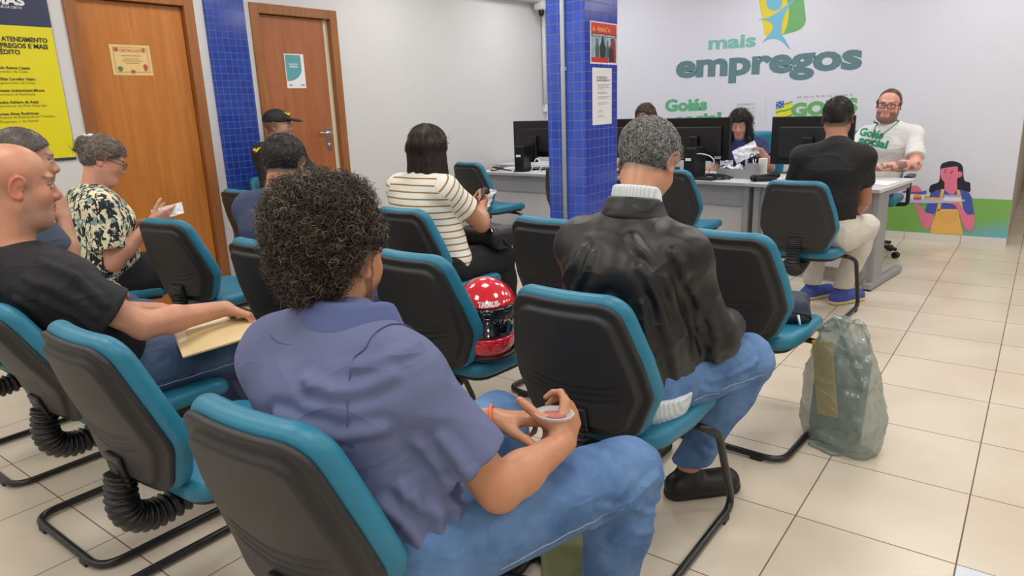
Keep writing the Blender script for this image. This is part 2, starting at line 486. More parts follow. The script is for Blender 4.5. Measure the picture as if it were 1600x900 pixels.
def sdf_obj(name, prims, h, m, parent=None, org=(0, 0, 0), fn=None, rl=1, colfn=None, attrfn=None, loc=None):
    V, Q = sdf_mesh(prims, h)
    V = relax(V, Q, rl) if rl else V
    if fn is not None:
        Nn = vnorm(V, Q); V = V + Nn * np.asarray(fn(V, Nn))[:, None]
    col = colfn(V, vnorm(V, Q)) if colfn else None
    at_ = attrfn(V) if attrfn else None
    me = np_mesh(name, V - np.array(org), Q, m, col=col, attrs=at_)
    return base_obj(name, me, parent, loc), V, Q


# ---------------------------------------------------------------- hair strands
def strands(V, Q, n, length, colf, flow, curl=0.0, turns=1.5, rad=.0006, seg=7, sides=3, lift=.5, jitter=.35, seed=0, mask=None, lenf=None, grav=0.0, follow=.085):
    """many thin hair tubes grown from a surface; flow(P,N) gives the lie of the hair"""
    r = np.random.default_rng(seed)
    c = V[Q].mean(1); A = np.linalg.norm(np.cross(V[Q[:, 2]] - V[Q[:, 0]], V[Q[:, 3]] - V[Q[:, 1]]), axis=1)
    if mask is not None: A = A * mask(c)
    idx = r.choice(len(Q), n, p=A / A.sum()); w = r.dirichlet((1, 1, 1, 1), n)
    P = (V[Q[idx]] * w[:, :, None]).sum(1); Nn = vnorm(V, Q)[Q[idx]].mean(1)
    F = flow(P, Nn); F = F - (F * Nn).sum(1)[:, None] * Nn; F += r.normal(size=F.shape) * jitter * .5; F /= np.linalg.norm(F, axis=1)[:, None] + 1e-9
    D = F + Nn * lift; D /= np.linalg.norm(D, axis=1)[:, None]
    B = np.cross(D, r.normal(size=D.shape)); B /= np.linalg.norm(B, axis=1)[:, None]; C2 = np.cross(D, B)
    L = length * r.uniform(.6, 1.25, n)
    if lenf is not None: L = L * lenf(P)
    ph = r.uniform(0, 6.28, n); tn = turns * r.uniform(.7, 1.3, n) * 2 * math.pi; cu = curl * r.uniform(.5, 1.3, n)
    pts = []
    for s in range(seg + 1):
        t = s / seg; a = ph + tn * t
        p = P + D * (L * t)[:, None] + B * (cu * (np.cos(a) - np.cos(ph)))[:, None] + C2 * (cu * (np.sin(a) - np.sin(ph)))[:, None]
        p[:, 2] -= grav * t * t
        if curl == 0 and follow:
            cc_ = P - Nn * follow; v = p - cc_; v /= np.linalg.norm(v, axis=1)[:, None] + 1e-9; p = cc_ + v * (follow + lift * L * t * (1 - .45 * t))[:, None]
        pts.append(p)
    pts = np.stack(pts, 1)                                     # n, seg+1, 3
    T = np.gradient(pts, axis=1); T /= np.linalg.norm(T, axis=2)[:, :, None] + 1e-9
    up = B[:, None, :] + 0 * T; U = np.cross(T, up); U /= np.linalg.norm(U, axis=2)[:, :, None] + 1e-9; W = np.cross(T, U)
    rr = rad * (1 - np.linspace(0, 1, seg + 1) ** 2 * .7); Vs = []
    for k in range(sides):
        a = 2 * math.pi * k / sides; Vs.append(pts + (U * math.cos(a) + W * math.sin(a)) * rr[None, :, None])
    VV = np.stack(Vs, 2).reshape(-1, 3); m = (seg + 1) * sides
    base = (np.arange(n) * m)[:, None]; q = []
    for s in range(seg):
        for k in range(sides):
            q.append(np.array([s * sides + k, s * sides + (k + 1) % sides, (s + 1) * sides + (k + 1) % sides, (s + 1) * sides + k]))
    QQ = (base[:, :, None] + np.array(q)[None]).reshape(-1, 4)
    cc = colf(P, r.uniform(0, 1, n), r); CC = np.repeat(cc, m, axis=0)
    return VV, QQ, CC
# ---------------------------------------------------------------- the room
def struct(o): o['kind'] = 'structure'; return o


def boxes(name, L, m, parent=None, bev=0.0):
    bm = bmesh.new()
    for lo, hi in L: add_box(bm, (np.array(lo) + np.array(hi)) / 2, np.array(hi, float) - np.array(lo), bev)
    return bm_obj(name, bm, m, parent)


struct(box2('floor', (XL - 1.2, YB - .2, -.1), (XR + .2, YF + .2, 0), M['floor']))
struct(box2('ceiling', (XL - 1.2, YB - .2, CEIL), (XR + .2, YF + .2, CEIL + .1), M['ceiling']))
D1, D2, DT = (2.055, 2.915), (3.368, 4.205), 2.178        # outer edges of the two door frames, their top
wl = [((XL - .15, YB, 0), (XL, D1[0] + .03, CEIL)), ((XL - .15, D1[0] + .03, DT - .03), (XL, D1[1] - .03, CEIL)), ((XL - .15, D1[1] - .03, 0), (XL, D2[0] + .03, CEIL)),
      ((XL - .15, D2[0] + .03, DT - .03), (XL, D2[1] - .03, CEIL)), ((XL - .15, D2[1] - .03, 0), (XL, YW + .2, CEIL))]
struct(boxes('wall_left', wl, M['white_wall']))
struct(box2('wall_back', (XL - .15, YW, 0), (XC, YW + .16, CEIL), M['mural_wall']))
struct(box2('wall_corridor', (XC - .16, YW + .16, 0), (XC - .001, YF, CEIL), M['corridor']))
struct(box2('wall_far', (XC - .16, YF, 0), (XR + .2, YF + .15, CEIL), M['corridor']))
struct(box2('wall_right', (XR, YB, 0), (XR + .15, YF, CEIL), M['white_wall']))
struct(box2('wall_front', (XL - .15, YB - .15, 0), (XR + .15, YB, CEIL), M['white_wall']))
struct(boxes('wall_side', [((XL - 1.15, YB, 0), (XL - 1.1, YW, CEIL))], M['white_wall']))       # room behind the doors
struct(box2('trim_1', (XL, D2[1], CEIL - .26), (XL + .16, YW, CEIL), M['white_wall'], bev=.01))  # boxed duct along the left wall
# skirting tiles under the mural
sk = []; e = -.058 - .45 * 11
while e < XC - .01:
    a, b = max(e, XL) + .002, min(e + .45, XC + .004) - .002
    if b - a > .02: sk.append(((a, YW - .012, 0), (b, YW, .068)))
    e += .45
struct(boxes('baseboard_back', sk, M['skirt'], bev=.001))
struct(boxes('baseboard_left', [((XL, YB, 0), (XL + .012, D1[0], .068)), ((XL, D1[1], 0), (XL + .012, D2[0], .068)), ((XL, D2[1], 0), (XL + .012, YW, .068))], M['skirt']))
# pale replacement tile in the floor
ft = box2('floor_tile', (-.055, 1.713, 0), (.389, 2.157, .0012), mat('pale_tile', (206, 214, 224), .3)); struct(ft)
# tiled pilaster between the doors
struct(box2('trim_2', (XL, 2.99, 0), (XL + .03, 3.31, CEIL), M['tile_wall'], bev=.002))


def door(n, ya, yb, leafm, ajar, leaf_in):
    fr = bmesh.new(); w = .075; x0, x1 = XL - .10, XL + .016
    for lo, hi in (((x0, ya, 0), (x1, ya + w, DT - .001)), ((x0, yb - w, 0), (x1, yb, DT - .001)), ((x0, ya + w, DT - w), (x1, yb - w, DT - .001))):
        add_box(fr, (np.array(lo) + np.array(hi)) / 2, np.array(hi, float) - np.array(lo), .004)
    d = bm_obj(f'door_{n}', fr, M['frame']); d['kind'] = 'structure'
    W = (yb - ya) - 2 * w; gap = .052 if ajar else .004
    lf = box2('door_leaf', (XL - leaf_in - .035, ya + w + .003, .008), (XL - leaf_in, yb - w - gap, DT - w - .004), leafm, d, bev=.002)
    if ajar: box2('door_stop', (XL - .095, yb - w - gap + .002, 0), (XL - leaf_in - .012, yb - w - .0005, DT - w - .001), mat('cream_paint', (226, 222, 196), .5), d)  # cream jamb strip; light from the room behind is put into its colour
    return d


d1 = door(1, *D1, M['door1'], False, .03)
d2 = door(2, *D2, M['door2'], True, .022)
yh = D2[1] - .075 - .052 - .06
h = boxes('door_handle', [((XL - .022, yh - .02, 1.02), (XL - .018, yh + .02, 1.22))], M['chrome'], d2, bev=.001)
V1 = tube([(XL - .02, yh, 1.175), (XL + .028, yh, 1.175)], .011, 12); V2 = tube(fillet([(XL + .028, yh + .005, 1.175), (XL + .03, yh - .02, 1.175), (XL + .026, yh - .12, 1.172)], .02), .0095, 10)
V3 = tube([(XL - .02, yh, 1.07), (XL - .008, yh, 1.07)], .013, 12)
V, Q, T = merge([V1, V2, V3]); base_obj('lever', np_mesh('lever', V, Q, M['chrome'], T), h)

# ---- tiled pillar with its conduit
PX0, PX1, PY0, PY1 = -2.222, -1.982, 3.30, 3.655
bm = bmesh.new(); add_box(bm, ((PX0 + PX1) / 2, (PY0 + PY1) / 2, CEIL / 2), (PX1 - PX0, PY1 - PY0, CEIL), .003)
for f in bm.faces: f.material_index = 1 if abs(f.normal.x) > .5 else 0
o = bm_obj('pillar', bm, [M['tile_px'], M['tile_py']]); struct(o)
cx = at(881, 200, 'y', PY0 - .014)[0]
cd_ = empty('conduit', 'thin grey electrical conduit running up the front of the blue tiled pillar', 'pipe', (cx, PY0 - .014, 0))
tube_obj('pipe', [(0, 0, .02), (0, 0, CEIL)], .012, M['pipe'], cd_, 14)
for z in (.5, 1.52, 2.3):
    b_ = bmesh.new(); add_box(b_, (0, .006, z), (.03, .02, .02), .003); bm_obj('clamp', b_, M['pipe'], cd_)
cw = empty('conduit', 'white conduit running up the corner of the left wall, left of the blue pillar', 'pipe', (XL + .03, YW - .05, 0))
tube_obj('pipe', [(0, 0, 1.32), (0, 0, CEIL)], .022, M['white_plastic'], cw, 12)
b_ = bmesh.new(); add_box(b_, (.0, 0, 1.30), (.05, .04, .09), .008); bm_obj('junction_box', b_, M['white_plastic'], cw)
sc_ = empty('security_camera', 'small white security camera with a black lens high in the corner by the pillar', 'camera', (XL + .12, YW - .22, 2.42))
b_ = bmesh.new(); add_box(b_, (0, 0, .035), (.13, .13, .10), .02); bm_obj('housing', b_, M['white_plastic'], sc_, smooth=True)
V, Q, T = lathe([(.001, -.085), (.02, -.08), (.032, -.06), (.034, -.03), (.03, -.012)], 20); base_obj('lens', np_mesh('lens', V, Q, M['blackgloss']), sc_)

# ---- ceiling lights
def ceil_light(x, y, i):
    t = empty('ceiling_light', 'square white recessed light panel in the ceiling', 'ceiling light', (x, y, CEIL), group='square light panels in the ceiling')
    S = .3
    boxes('frame', [((-S, -S, -.012), (S, -S + .02, 0)), ((-S, S - .02, -.012), (S, S, 0)), ((-S, -S + .02, -.012), (-S + .02, S - .02, 0)), ((S - .02, -S + .02, -.012), (S, S - .02, 0))], M['white_plastic'], t)
    box2('diffuser', (-S + .02, -S + .02, -.008), (S - .02, S - .02, -.003), LM, t)
    ld = bpy.data.lights.new('panel_lamp', 'AREA'); ld.shape = 'SQUARE'; ld.size = .55; ld.energy = LIGHT_W; ld.color = (1, .97, .93)
    lo = base_obj('panel_lamp', ld, t, (0, 0, -.02)); return t


LM = mat('light_diffuser', (255, 255, 255), .6, emis=(255, 250, 242), estr=3.5)
i = 0
for x in (-4.1, -2.2, -.4, 1.5):
    for y in (-1.2, .75, 2.7, 4.65, 6.4):
        if (x, y) in ((-4.1, 6.4),): pass
        ceil_light(x, y, i); i += 1
ceil_light(1.5, 9.4, i)


# ---------------------------------------------------------------- printed film on the mural wall
def MW(px, py, lay=1): p = at(px, py, 'y', YW); p[1] = YW - .0012 * lay; return p


def mpoly(name, pts, rgb, lay, parent, sm=0, o=(0, 0), s=1.0, closed=True, m=None):
    P = [np.array([MW(o[0] + x / s, o[1] + y / s, lay)[0], YW - .0007 * lay, MW(o[0] + x / s, o[1] + y / s, lay)[2]]) for x, y in pts]
    if sm: P = catmull(P, sm, closed)
    return plate(name, P, (0, -1, 0), .0006, m or mat(name + '_print', rgb, .5), parent)


def mcirc(cx, cy, rx, ry, n=28, a0=0, a1=360): return [(cx + rx * math.cos(math.radians(a0 + (a1 - a0) * k / n)), cy + ry * math.sin(math.radians(a0 + (a1 - a0) * k / n))) for k in range(n)]


def mtext(name, s, p0, p1, xh, rgb, lay, parent, bold=.03, th=.0006, shear=0.0, ref='x', mod=None, m=None):
    """p0,p1 = ends of the baseline in the photograph; xh = height in px of the letter in ref"""
    a, b = MW(*p0, lay), MW(*p1, lay); a[1] = b[1] = YW - .0007 * lay - .0001
    up = MW(p0[0], p0[1] - xh, lay); H_ = up[2] - MW(*p0, lay)[2]
    cap = .72 if ref == 'X' else .55
    return text_obj(name, s, a, b - a, np.cross((0, -1, 0), (b - a)) * 1.0, m or mat(name + '_ink', rgb, .5), parent, width=np.linalg.norm(b - a), size=H_ / (cap + 2 * bold), bold=bold, th=th, shear=shear, mod=mod)


lg = empty('wall_logo', 'large mais empregos lettering with the leaping blue figure logo on the white mural wall', 'wall logo', (-2.4, YW, 1.5))
def settle(root):
    """children were modelled in room coordinates: bring them back under their root's own place"""
    for ch in list(root.children): ch.location = Vector(ch.location) - Vector(root.location)


TX = mat('teal_print', (122, 184, 176), .5); GX = mat('slate_print', (92, 126, 134), .5); GR = mat('green_print', (104, 172, 100), .5)
mtext('lettering', 'empregos', (1055.7, 120.5), (1346.5, 105.5), 31.5, None, 2, lg, bold=.045, m=GX)
mtext('lettering', 'mais', (1106.5, 77), (1181, 72), 17.5, None, 2, lg, bold=.035, m=TX)
Z = dict(o=(1130, 0), s=6.924)
mpoly('logo_shape', [(375, -160), (388, 0), (418, 190), (440, 340), (452, 378), (480, 395), (560, 392), (640, 378), (800, 335), (865, 290), (893, 235), (893, 180), (872, 0), (860, -110), (830, -160), (760, -175), (500, -190), (410, -185)], (108, 170, 108), 1, lg, sm=4, **Z).name = 'green_shape'
mpoly('logo_shape', [(378, -150), (390, 0), (418, 190), (440, 340), (452, 378), (480, 394), (560, 390), (640, 374), (682, 300), (706, 200), (708, 90), (690, 0), (650, -110), (520, -180), (410, -180)], (222, 200, 60), 2, lg, sm=4, **Z).name = 'yellow_shape'
mpoly('logo_shape', [(370, 206), (400, 205), (470, 196), (560, 152), (640, 92), (700, 45), (780, -40), (770, 0), (702, 90), (656, 190), (632, 290), (636, 370), (680, 440), (726, 538), (640, 452), (560, 418), (490, 425), (424, 456), (515, 352), (538, 290), (522, 250), (480, 226), (400, 214)], (112, 180, 214), 4, lg, sm=4, **Z).name = 'figure_body'
mpoly('logo_shape', mcirc(553, 25, 86, 92), (112, 180, 214), 4, lg, **Z).name = 'figure_head'

g1 = empty('wall_logo', 'green Goiás social lettering on the mural wall above the middle monitor', 'wall logo', (-3.1, YW, 1.3))
GM = mat('green_ink', (92, 176, 128), .5)
mtext('lettering', 'Goiás', (1039, 173.5), (1105, 171.3), 20, None, 2, g1, bold=.05, ref='X', m=GM)
mtext('lettering', 'social', (1055, 193), (1127, 190), 13, None, 2, g1, bold=.05, m=GM)
PM = mat('pale_green_ink', (168, 200, 180), .5)
mtext('small_lettering', 'RETOMADA', (1152, 165), (1180, 164), 3.6, None, 2, g1, bold=.02, ref='X', m=PM)
for k, s in enumerate(('ESTADO DE', 'SOCIAL DE', 'ESTADO DE')): mtext('small_lettering', s, (1152, 171 + 6 * k), (1180, 170 + 6 * k), 3, None, 2, g1, bold=.0, ref='X', m=PM)
mpoly('divider_line', [(1196, 152), (1196.7, 152), (1196.7, 192), (1196, 192)], (196, 200, 210), 1, g1)
g2 = empty('wall_logo', 'green GOIÁS government lettering with striped flag on the mural wall above the right monitor', 'wall logo', (-1.8, YW, 1.25))
mtext('lettering', 'GOIÁS', (1236, 182), (1340, 173.5), 23, None, 2, g2, bold=.06, ref='X', m=GR)
mtext('small_lettering', 'G O V E R N O  D E', (1246, 153.5), (1333, 149.8), 3.2, (150, 156, 168), 2, g2, bold=.0, ref='X')
Z = dict(o=(1200, 140), s=9.0)
YM = mat('flag_yellow', (226, 222, 50), .5); GF = mat('flag_green', (96, 168, 84), .5)
for k in range(5):
    y = 200 + k * 46
    mpoly('flag_stripe', [(112, y + 20), (180, y), (250, y - 10), (345, y - 42), (345, y - 20), (250, y + 14), (180, y + 22), (112, y + 44)], None, 2, g2, m=YM if k % 2 else GF, **Z)
    mpoly('flag_stripe', [(112, y + 44), (180, y + 22), (250, y + 14), (345, y - 20), (335, y + 4), (250, y + 36), (180, y + 46), (112, y + 66)], None, 2, g2, m=YM, **Z)
mpoly('flag_canton', [(112, 178), (160, 165), (222, 158), (222, 250), (160, 262), (112, 276)], (66, 92, 190), 3, g2, **Z)
for x, y in ((135, 195), (195, 182), (165, 215), (135, 250), (198, 236)): mpoly('flag_star', mcirc(x, y, 9, 9, 8), (230, 234, 245), 4, g2, **Z)

# green band under the mural and the painted waitress
gb = mat('green_band_print', (118, 176, 84), .5); N_, L_, b_n = nodes(gb)
g_ = N_.new('ShaderNodeNewGeometry'); s_ = N_.new('ShaderNodeSeparateXYZ'); L_.new(g_.outputs['Position'], s_.inputs[0])
ma = N_.new('ShaderNodeMath'); ma.operation = 'MULTIPLY'; ma.inputs[1].default_value = -.22; L_.new(s_.outputs[0], ma.inputs[0])
mb = N_.new('ShaderNodeMath'); mb.operation = 'ADD'; L_.new(ma.outputs[0], mb.inputs[0]); L_.new(s_.outputs[2], mb.inputs[1])
rp = N_.new('ShaderNodeValToRGB'); rp.color_ramp.elements[0].position = .12; rp.color_ramp.elements[0].color = (*lin((110, 178, 204)), 1)
rp.color_ramp.elements[1].position = .3; rp.color_ramp.elements[1].color = (*lin((122, 178, 88)), 1)
L_.new(mb.outputs[0], rp.inputs['Fac']); L_.new(rp.outputs['Color'], b_n.inputs['Base Color'])
struct(box2('trim_3', (-2.2, YW - .0006, .068), (XC, YW - .0001, .405), gb))
wg = empty('wall_illustration', 'printed cartoon waitress in a yellow apron holding a tray, low on the wall', 'wall illustration', (-.7, YW, .4))
Z = dict(o=(1390, 240), s=6.0)
pk = mat('pink_print', (228, 122, 150), .5); bl = mat('blue_print', (72, 88, 172), .5); yl = mat('apron_print', (236, 184, 98), .5); bk = mat('hair_print', (34, 32, 46), .5)
mpoly('hair', [(480, 110), (530, 78), (590, 70), (650, 85), (685, 120), (692, 200), (705, 255), (750, 270), (757, 300), (740, 365), (560, 350), (385, 368), (378, 310), (400, 290), (460, 265), (472, 210)], None, 2, wg, sm=4, m=bk, **Z)
mpoly('shirt', [(385, 370), (450, 340), (520, 332), (640, 332), (740, 358), (770, 410), (795, 575), (730, 572), (700, 535), (450, 525), (405, 575), (330, 545)], None, 3, wg, m=bl, **Z)
mpoly('neck', [(515, 255), (632, 235), (635, 330), (605, 378), (560, 380), (515, 335)], None, 4, wg, m=pk, **Z)
mpoly('face', [(478, 150), (500, 138), (560, 128), (636, 122), (640, 168), (662, 164), (684, 185), (675, 215), (645, 226), (612, 258), (560, 272), (510, 260), (482, 220)], None, 5, wg, sm=3, m=pk, **Z)
mpoly('arm', [(215, 455), (265, 460), (330, 550), (410, 572), (398, 680), (345, 702), (305, 665), (245, 500)], None, 4, wg, sm=3, m=pk, **Z)
mpoly('apron', [(455, 520), (640, 520), (665, 640), (690, 764), (378, 744), (405, 640)], None, 5, wg, m=yl, **Z)
mpoly('apron_strap', [(488, 330), (515, 335), (475, 522), (432, 560)], None, 5, wg, m=yl, **Z)
mpoly('apron_strap', [(630, 335), (660, 345), (692, 530), (640, 522)], None, 5, wg, m=yl, **Z)
pl_ = [(468, 540), (632, 545), (632, 600), (615, 635), (560, 650), (500, 640), (470, 600)]
mpoly('apron_pocket', pl_, (205, 156, 84), 6, wg, **Z)
mpoly('apron_pocket', [(550 + (x - 550) * .96, 593 + (y - 593) * .96) for x, y in pl_], (232, 178, 96), 7, wg, **Z)
mpoly('arm', [(540, 465), (620, 452), (665, 482), (730, 572), (793, 572), (790, 680), (762, 725), (718, 715), (680, 640), (620, 490)], None, 8, wg, sm=3, m=pk, **Z)
mpoly('tray', mcirc(385, 438, 325, 26, 40), (176, 196, 240), 9, wg, **Z)
mpoly('cake', [(115, 372), (325, 385), (322, 430), (118, 415)], (244, 224, 226), 10, wg, **Z)
mpoly('cake', [(150, 358), (160, 330), (205, 305), (260, 302), (295, 330), (300, 362), (230, 372)], (232, 120, 140), 10, wg, sm=3, **Z)
mpoly('berries', [(122, 352), (150, 345), (200, 356), (300, 356), (345, 345), (350, 370), (320, 380), (180, 370), (125, 364)], (92, 96, 180), 11, wg, **Z)
mpoly('bun', mcirc(263, 408, 42, 30, 20), (236, 166, 90), 11, wg, **Z)
mpoly('bun_filling', [(222, 410), (305, 410), (298, 430), (230, 430)], (176, 84, 110), 12, wg, **Z)
mpoly('pie', [(325, 415), (400, 408), (490, 414), (492, 440), (330, 436)], (232, 178, 110), 10, wg, **Z)
mpoly('cake', [(508, 395), (676, 398), (672, 445), (505, 440)], (240, 226, 236), 10, wg, **Z)
mpoly('icing', [(515, 380), (560, 388), (600, 382), (672, 392), (672, 408), (510, 405)], (172, 176, 226), 11, wg, **Z)
for x, y, w_ in ((528, 152, 18), (588, 165, 18)): mpoly('eyebrow', [(x - w_, y + 2), (x, y - 5), (x + w_, y + 2), (x, y + 2)], None, 7, wg, m=bk, **Z)
for x, y in ((518, 172), (577, 182)): mpoly('eye', mcirc(x, y, 6, 7, 10), None, 7, wg, m=bk, **Z)
mpoly('mouth', [(545, 228), (565, 234), (585, 228), (565, 239)], (190, 80, 110), 7, wg, **Z)
mpoly('nose', [(532, 190), (526, 212), (540, 214), (530, 210)], (190, 80, 110), 7, wg, **Z)


# ---------------------------------------------------------------- things on the left wall and doors
def twid(s, bold):
    cu = bpy.data.curves.new('t', 'FONT'); cu.body = s; cu.size = 1; cu.offset = bold
    ob = bpy.data.objects.new('t', cu); COL.objects.link(ob); bpy.context.view_layer.update(); w = ob.dimensions.x
    bpy.data.objects.remove(ob); bpy.data.curves.remove(cu); return w


def LW(px, py): return at(px, py, 'x', XL)
def ltext(name, full, suffix, p0, p1, cap, m, parent, bold=.0, x=XL + .011):
    """p0,p1: visible stretch of the baseline showing the suffix of the line"""
    a, b = LW(*p0), LW(*p1); w = abs(b[1] - a[1]); sx = w / twid(suffix, bold); W = sx * twid(full, bold)
    zz = (a[2] + b[2]) / 2; sy = (LW(p0[0], p0[1] - cap)[2] - LW(*p0)[2]) / .73
    return text_obj(name, full, (x, b[1] - W, zz), (0, 1, 0), (0, 0, 1), m, parent, width=W, size=sy, bold=bold)


pb = empty('poster_board', 'large yellow and navy notice board with service names on the left wall', 'poster', (XL + .004, 1.4, 1.7))
box2('navy_panel', (XL, .62, 1.105), (XL + .008, 1.968, 2.42), mat('navy_print', (48, 54, 84), .45), pb)
box2('yellow_panel', (XL + .001, .62, 1.122), (XL + .0095, 1.966, 1.905), mat('yellow_print', (226, 214, 16), .4), pb)
dk = M['dark_ink']; wt = mat('white_ink', (236, 236, 240), .5); og = mat('olive_ink', (120, 116, 40), .5)
ltext('heading', 'CENTRAL DE ATENDIMENTO', 'ATENDIMENTO', (1, 64), (73.5, 67), 7.5, dk, pb, .03)
ltext('heading', 'MAIS EMPREGOS E MAIS', 'PREGOS E MAIS', (0, 74), (74.5, 77), 7.5, dk, pb, .03)
ltext('heading', 'CRÉDITO', 'ÉDITO', (0, 84), (31, 85.5), 7.5, dk, pb, .03)
for full, suf, xe, ye, c, m_, bd in (
        ('Ronaldo Ramos Caiado', 'do Ramos Caiado', 46.5, 109, 4.6, dk, .02), ('Governador de Goiás', 'rnador de Goiás', 43, 114.5, 4, og, 0),
        ('Elias Carvalho Vieira', 'Elias Carvalho Vieira', 54.5, 126.5, 4.6, dk, .02), ('Vice-governador de Goiás', 'governador de Goiás', 54, 132, 4, og, 0),
        ('Augusto Sotkeviciene Moura', 'gusto Sotkeviciene Moura', 69, 144.5, 4.6, dk, .02), ('Secretário da Retomada', 'cretário da Retomada', 54.5, 150, 4, og, 0),
        ('Sandra Adriano de Assis', 'ndra Adriano de Assis', 59.5, 162.5, 4.6, dk, .02), ('Superintendente do Mais Emprego', 'tendente do Mais Emprego', 73, 168, 4, og, 0),
        ('Larissa Alves Rodrigues', 'aissa Alves Rodrigues', 60, 180.5, 4.6, dk, .02), ('Superintendente da Retomada do Trabalho,', 'ndente da Retomada do Trabalho,', 86, 185.5, 4, og, 0),
        ('do Emprego e da Renda', 'Emprego e da Renda', 60, 192, 4, og, 0), ('junho de 2025.', 'e 2025.', 71.5, 222.5, 4.6, dk, .02)):
    x0 = 0 if 'e 2025' not in suf else 49
    ltext('name_line', full, suf, (x0, ye - (xe - x0) * .03), (xe, ye), c, m_, pb, bd)
ltext('heading', 'GOIÁS', 'ÁS', (6, 6), (38, 9), 13, wt, pb, .05)
ltext('slogan', 'O ESTADO QUE DÁ CERTO', 'QUE DÁ CERTO', (-6, 12.5), (33, 14), 4, wt, pb, .01)
ltext('footer_mark', 'GOIÁS', 'S', (64.5, 236), (69.5, 236), 4.5, GR, pb, .04)

ce = empty('certificate', 'cream certificate with a green border and red seals taped to the left wooden door', 'certificate', (XL - .03, 2.44, 1.73))
x_ = XL - .0295
box2('sheet', (x_, 2.305, 1.632), (x_ + .0012, 2.572, 1.828), mat('cream_sheet', (222, 190, 128), .6), ce)
bd_ = mat('border_green', (110, 120, 72), .6); rd = mat('seal_red', (176, 84, 58), .6)
boxes('border', [((x_, 2.325, 1.650), (x_ + .0016, 2.328, 1.812)), ((x_, 2.549, 1.650), (x_ + .0016, 2.552, 1.812)), ((x_, 2.328, 1.650), (x_ + .0016, 2.549, 1.653)), ((x_, 2.328, 1.809), (x_ + .0016, 2.549, 1.812))], bd_, ce)
for (y, z, w, hh, mm) in ((2.345, 1.795, .03, .028, rd), (2.527, 1.795, .022, .03, rd), (2.355, 1.672, .034, .036, mat('seal_green', (96, 122, 58), .6)), (2.437, 1.655, .03, .026, rd), (2.525, 1.682, .03, .05, rd)):
    P = [(x_ + .0012, y + math.cos(t) * w / 2 * (1 + .2 * math.sin(3 * t)), z + math.sin(t) * hh / 2) for t in np.linspace(0, 6.28, 15)[:-1]]; plate('seal', P, (1, 0, 0), .0006, mm, ce)
text_obj('certificate_title', 'CERTIFICADO', (x_ + .0014, 2.365, 1.782), (0, 1, 0), (0, 0, 1), rd, ce, width=.15, size=.026, bold=.02)
for z, w in ((1.755, .13), (1.735, .10), (1.722, .13), (1.708, .09)): box2('print_line', (x_, 2.44 - w / 2, z), (x_ + .0015, 2.44 + w / 2, z + .005), mat('brown_ink', (150, 112, 70), .6), ce)

dn = empty('door_notice', 'white sheet with a teal rounded panel taped to the reddish wooden door', 'notice', (XL - .02, 3.75, 1.68))
x_ = XL - .0215
box2('sheet', (x_, 3.655, 1.545), (x_ + .0012, 3.842, 1.815), M['paper'], dn)
P = [(x_ + .0012, 3.662, 1.807)] + [(x_ + .0012, 3.812, 1.807)] + [(x_ + .0012, 3.662 + .15 * math.cos(t) , 1.70 - .1 * math.sin(t)) for t in np.linspace(0, math.pi / 2, 12)]
plate('teal_panel', P, (1, 0, 0), .0006, mat('teal_ink', (88, 160, 164), .5), dn)
for s, z in (('SALA DA', 1.728), ('GERÊNCIA', 1.708)): text_obj('lettering', s, (x_ + .0018, 3.695, z), (0, 1, 0), (0, 0, 1), wt, dn, width=.085, size=.02, bold=.02)
for y, w in ((3.675, .03), (3.79, .04)): box2('footer_logo', (x_, y, 1.565), (x_ + .0016, y + w, 1.575), mat('footer_grey', (130, 140, 145), .6), dn)

# posters on the pillar's right face
x_ = PX1
def PP(px, py): return at(px, py, 'x', PX1)
def prect(p): ys = [PP(*q) for q in p]; return ys
q = [PP(921.5, 33), PP(966, 37), PP(964.5, 101), PP(923, 100)]
y0, y1 = (q[0][1] + q[3][1]) / 2, min(PY1 + .004, (q[1][1] + q[2][1]) / 2); z0, z1 = (q[2][2] + q[3][2]) / 2, (q[0][2] + q[1][2]) / 2
y1 = PY1 - .006
wpo = po = empty('warning_poster', 'red warning poster with dark figures stuck on the side of the blue tiled pillar', 'poster', (x_, (y0 + y1) / 2, (z0 + z1) / 2))
def U(a, b): return (y0 + (y1 - y0) * a, z1 - (z1 - z0) * b)
def prt(name, a0, b0, a1, b1, m, lay):
    ya, zb = U(a0, b0); yb, za = U(a1, b1); return box2(name, (x_, ya, za), (x_ + .0008 * lay, yb, zb), m, po)
prt('sheet', 0, 0, 1, 1, M['paper'], 1); prt('red_band', .03, .03, .97, .27, mat('poster_red', (206, 50, 56), .45), 2)
prt('brown_band', .03, .27, .97, .35, mat('poster_brown', (96, 52, 44), .5), 2); prt('scene_panel', .03, .35, .97, .84, mat('poster_sky', (150, 186, 206), .5, var=.3, vscale=30), 2)
prt('red_band', .03, .84, .65, .96, mat('poster_red2', (200, 36, 48), .45), 2)
def ppoly(name, pts, rgb, lay): plate(name, [(x_ + .0008 * (lay - 1), *U(a, b)) for a, b in pts], (1, 0, 0), .0008, mat(name + '_print', rgb, .5), po)
for cx_, w, hgt, c in ((.24, .09, .44, (90, 84, 70)), (.44, .14, .50, (28, 34, 46)), (.62, .08, .40, (66, 96, 110))):
    ppoly('figure', [(cx_ - w * .2, .84 - hgt), (cx_ + w * .2, .84 - hgt), (cx_ + w * .35, .84 - hgt * .75), (cx_ + w * .8, .84 - hgt * .5), (cx_ + w * .7, .84), (cx_ - w * .7, .84), (cx_ - w * .8, .84 - hgt * .5), (cx_ - w * .35, .84 - hgt * .75)], c, 3)
ppoly('figure', [(.74, .38), (.86, .36), (.92, .46), (.95, .95), (.66, .95), (.68, .6), (.76, .5)], (150, 40, 46), 3)
ppoly('figure', [(.7, .62), (.82, .6), (.86, .94), (.68, .94)], (40, 26, 30), 4)
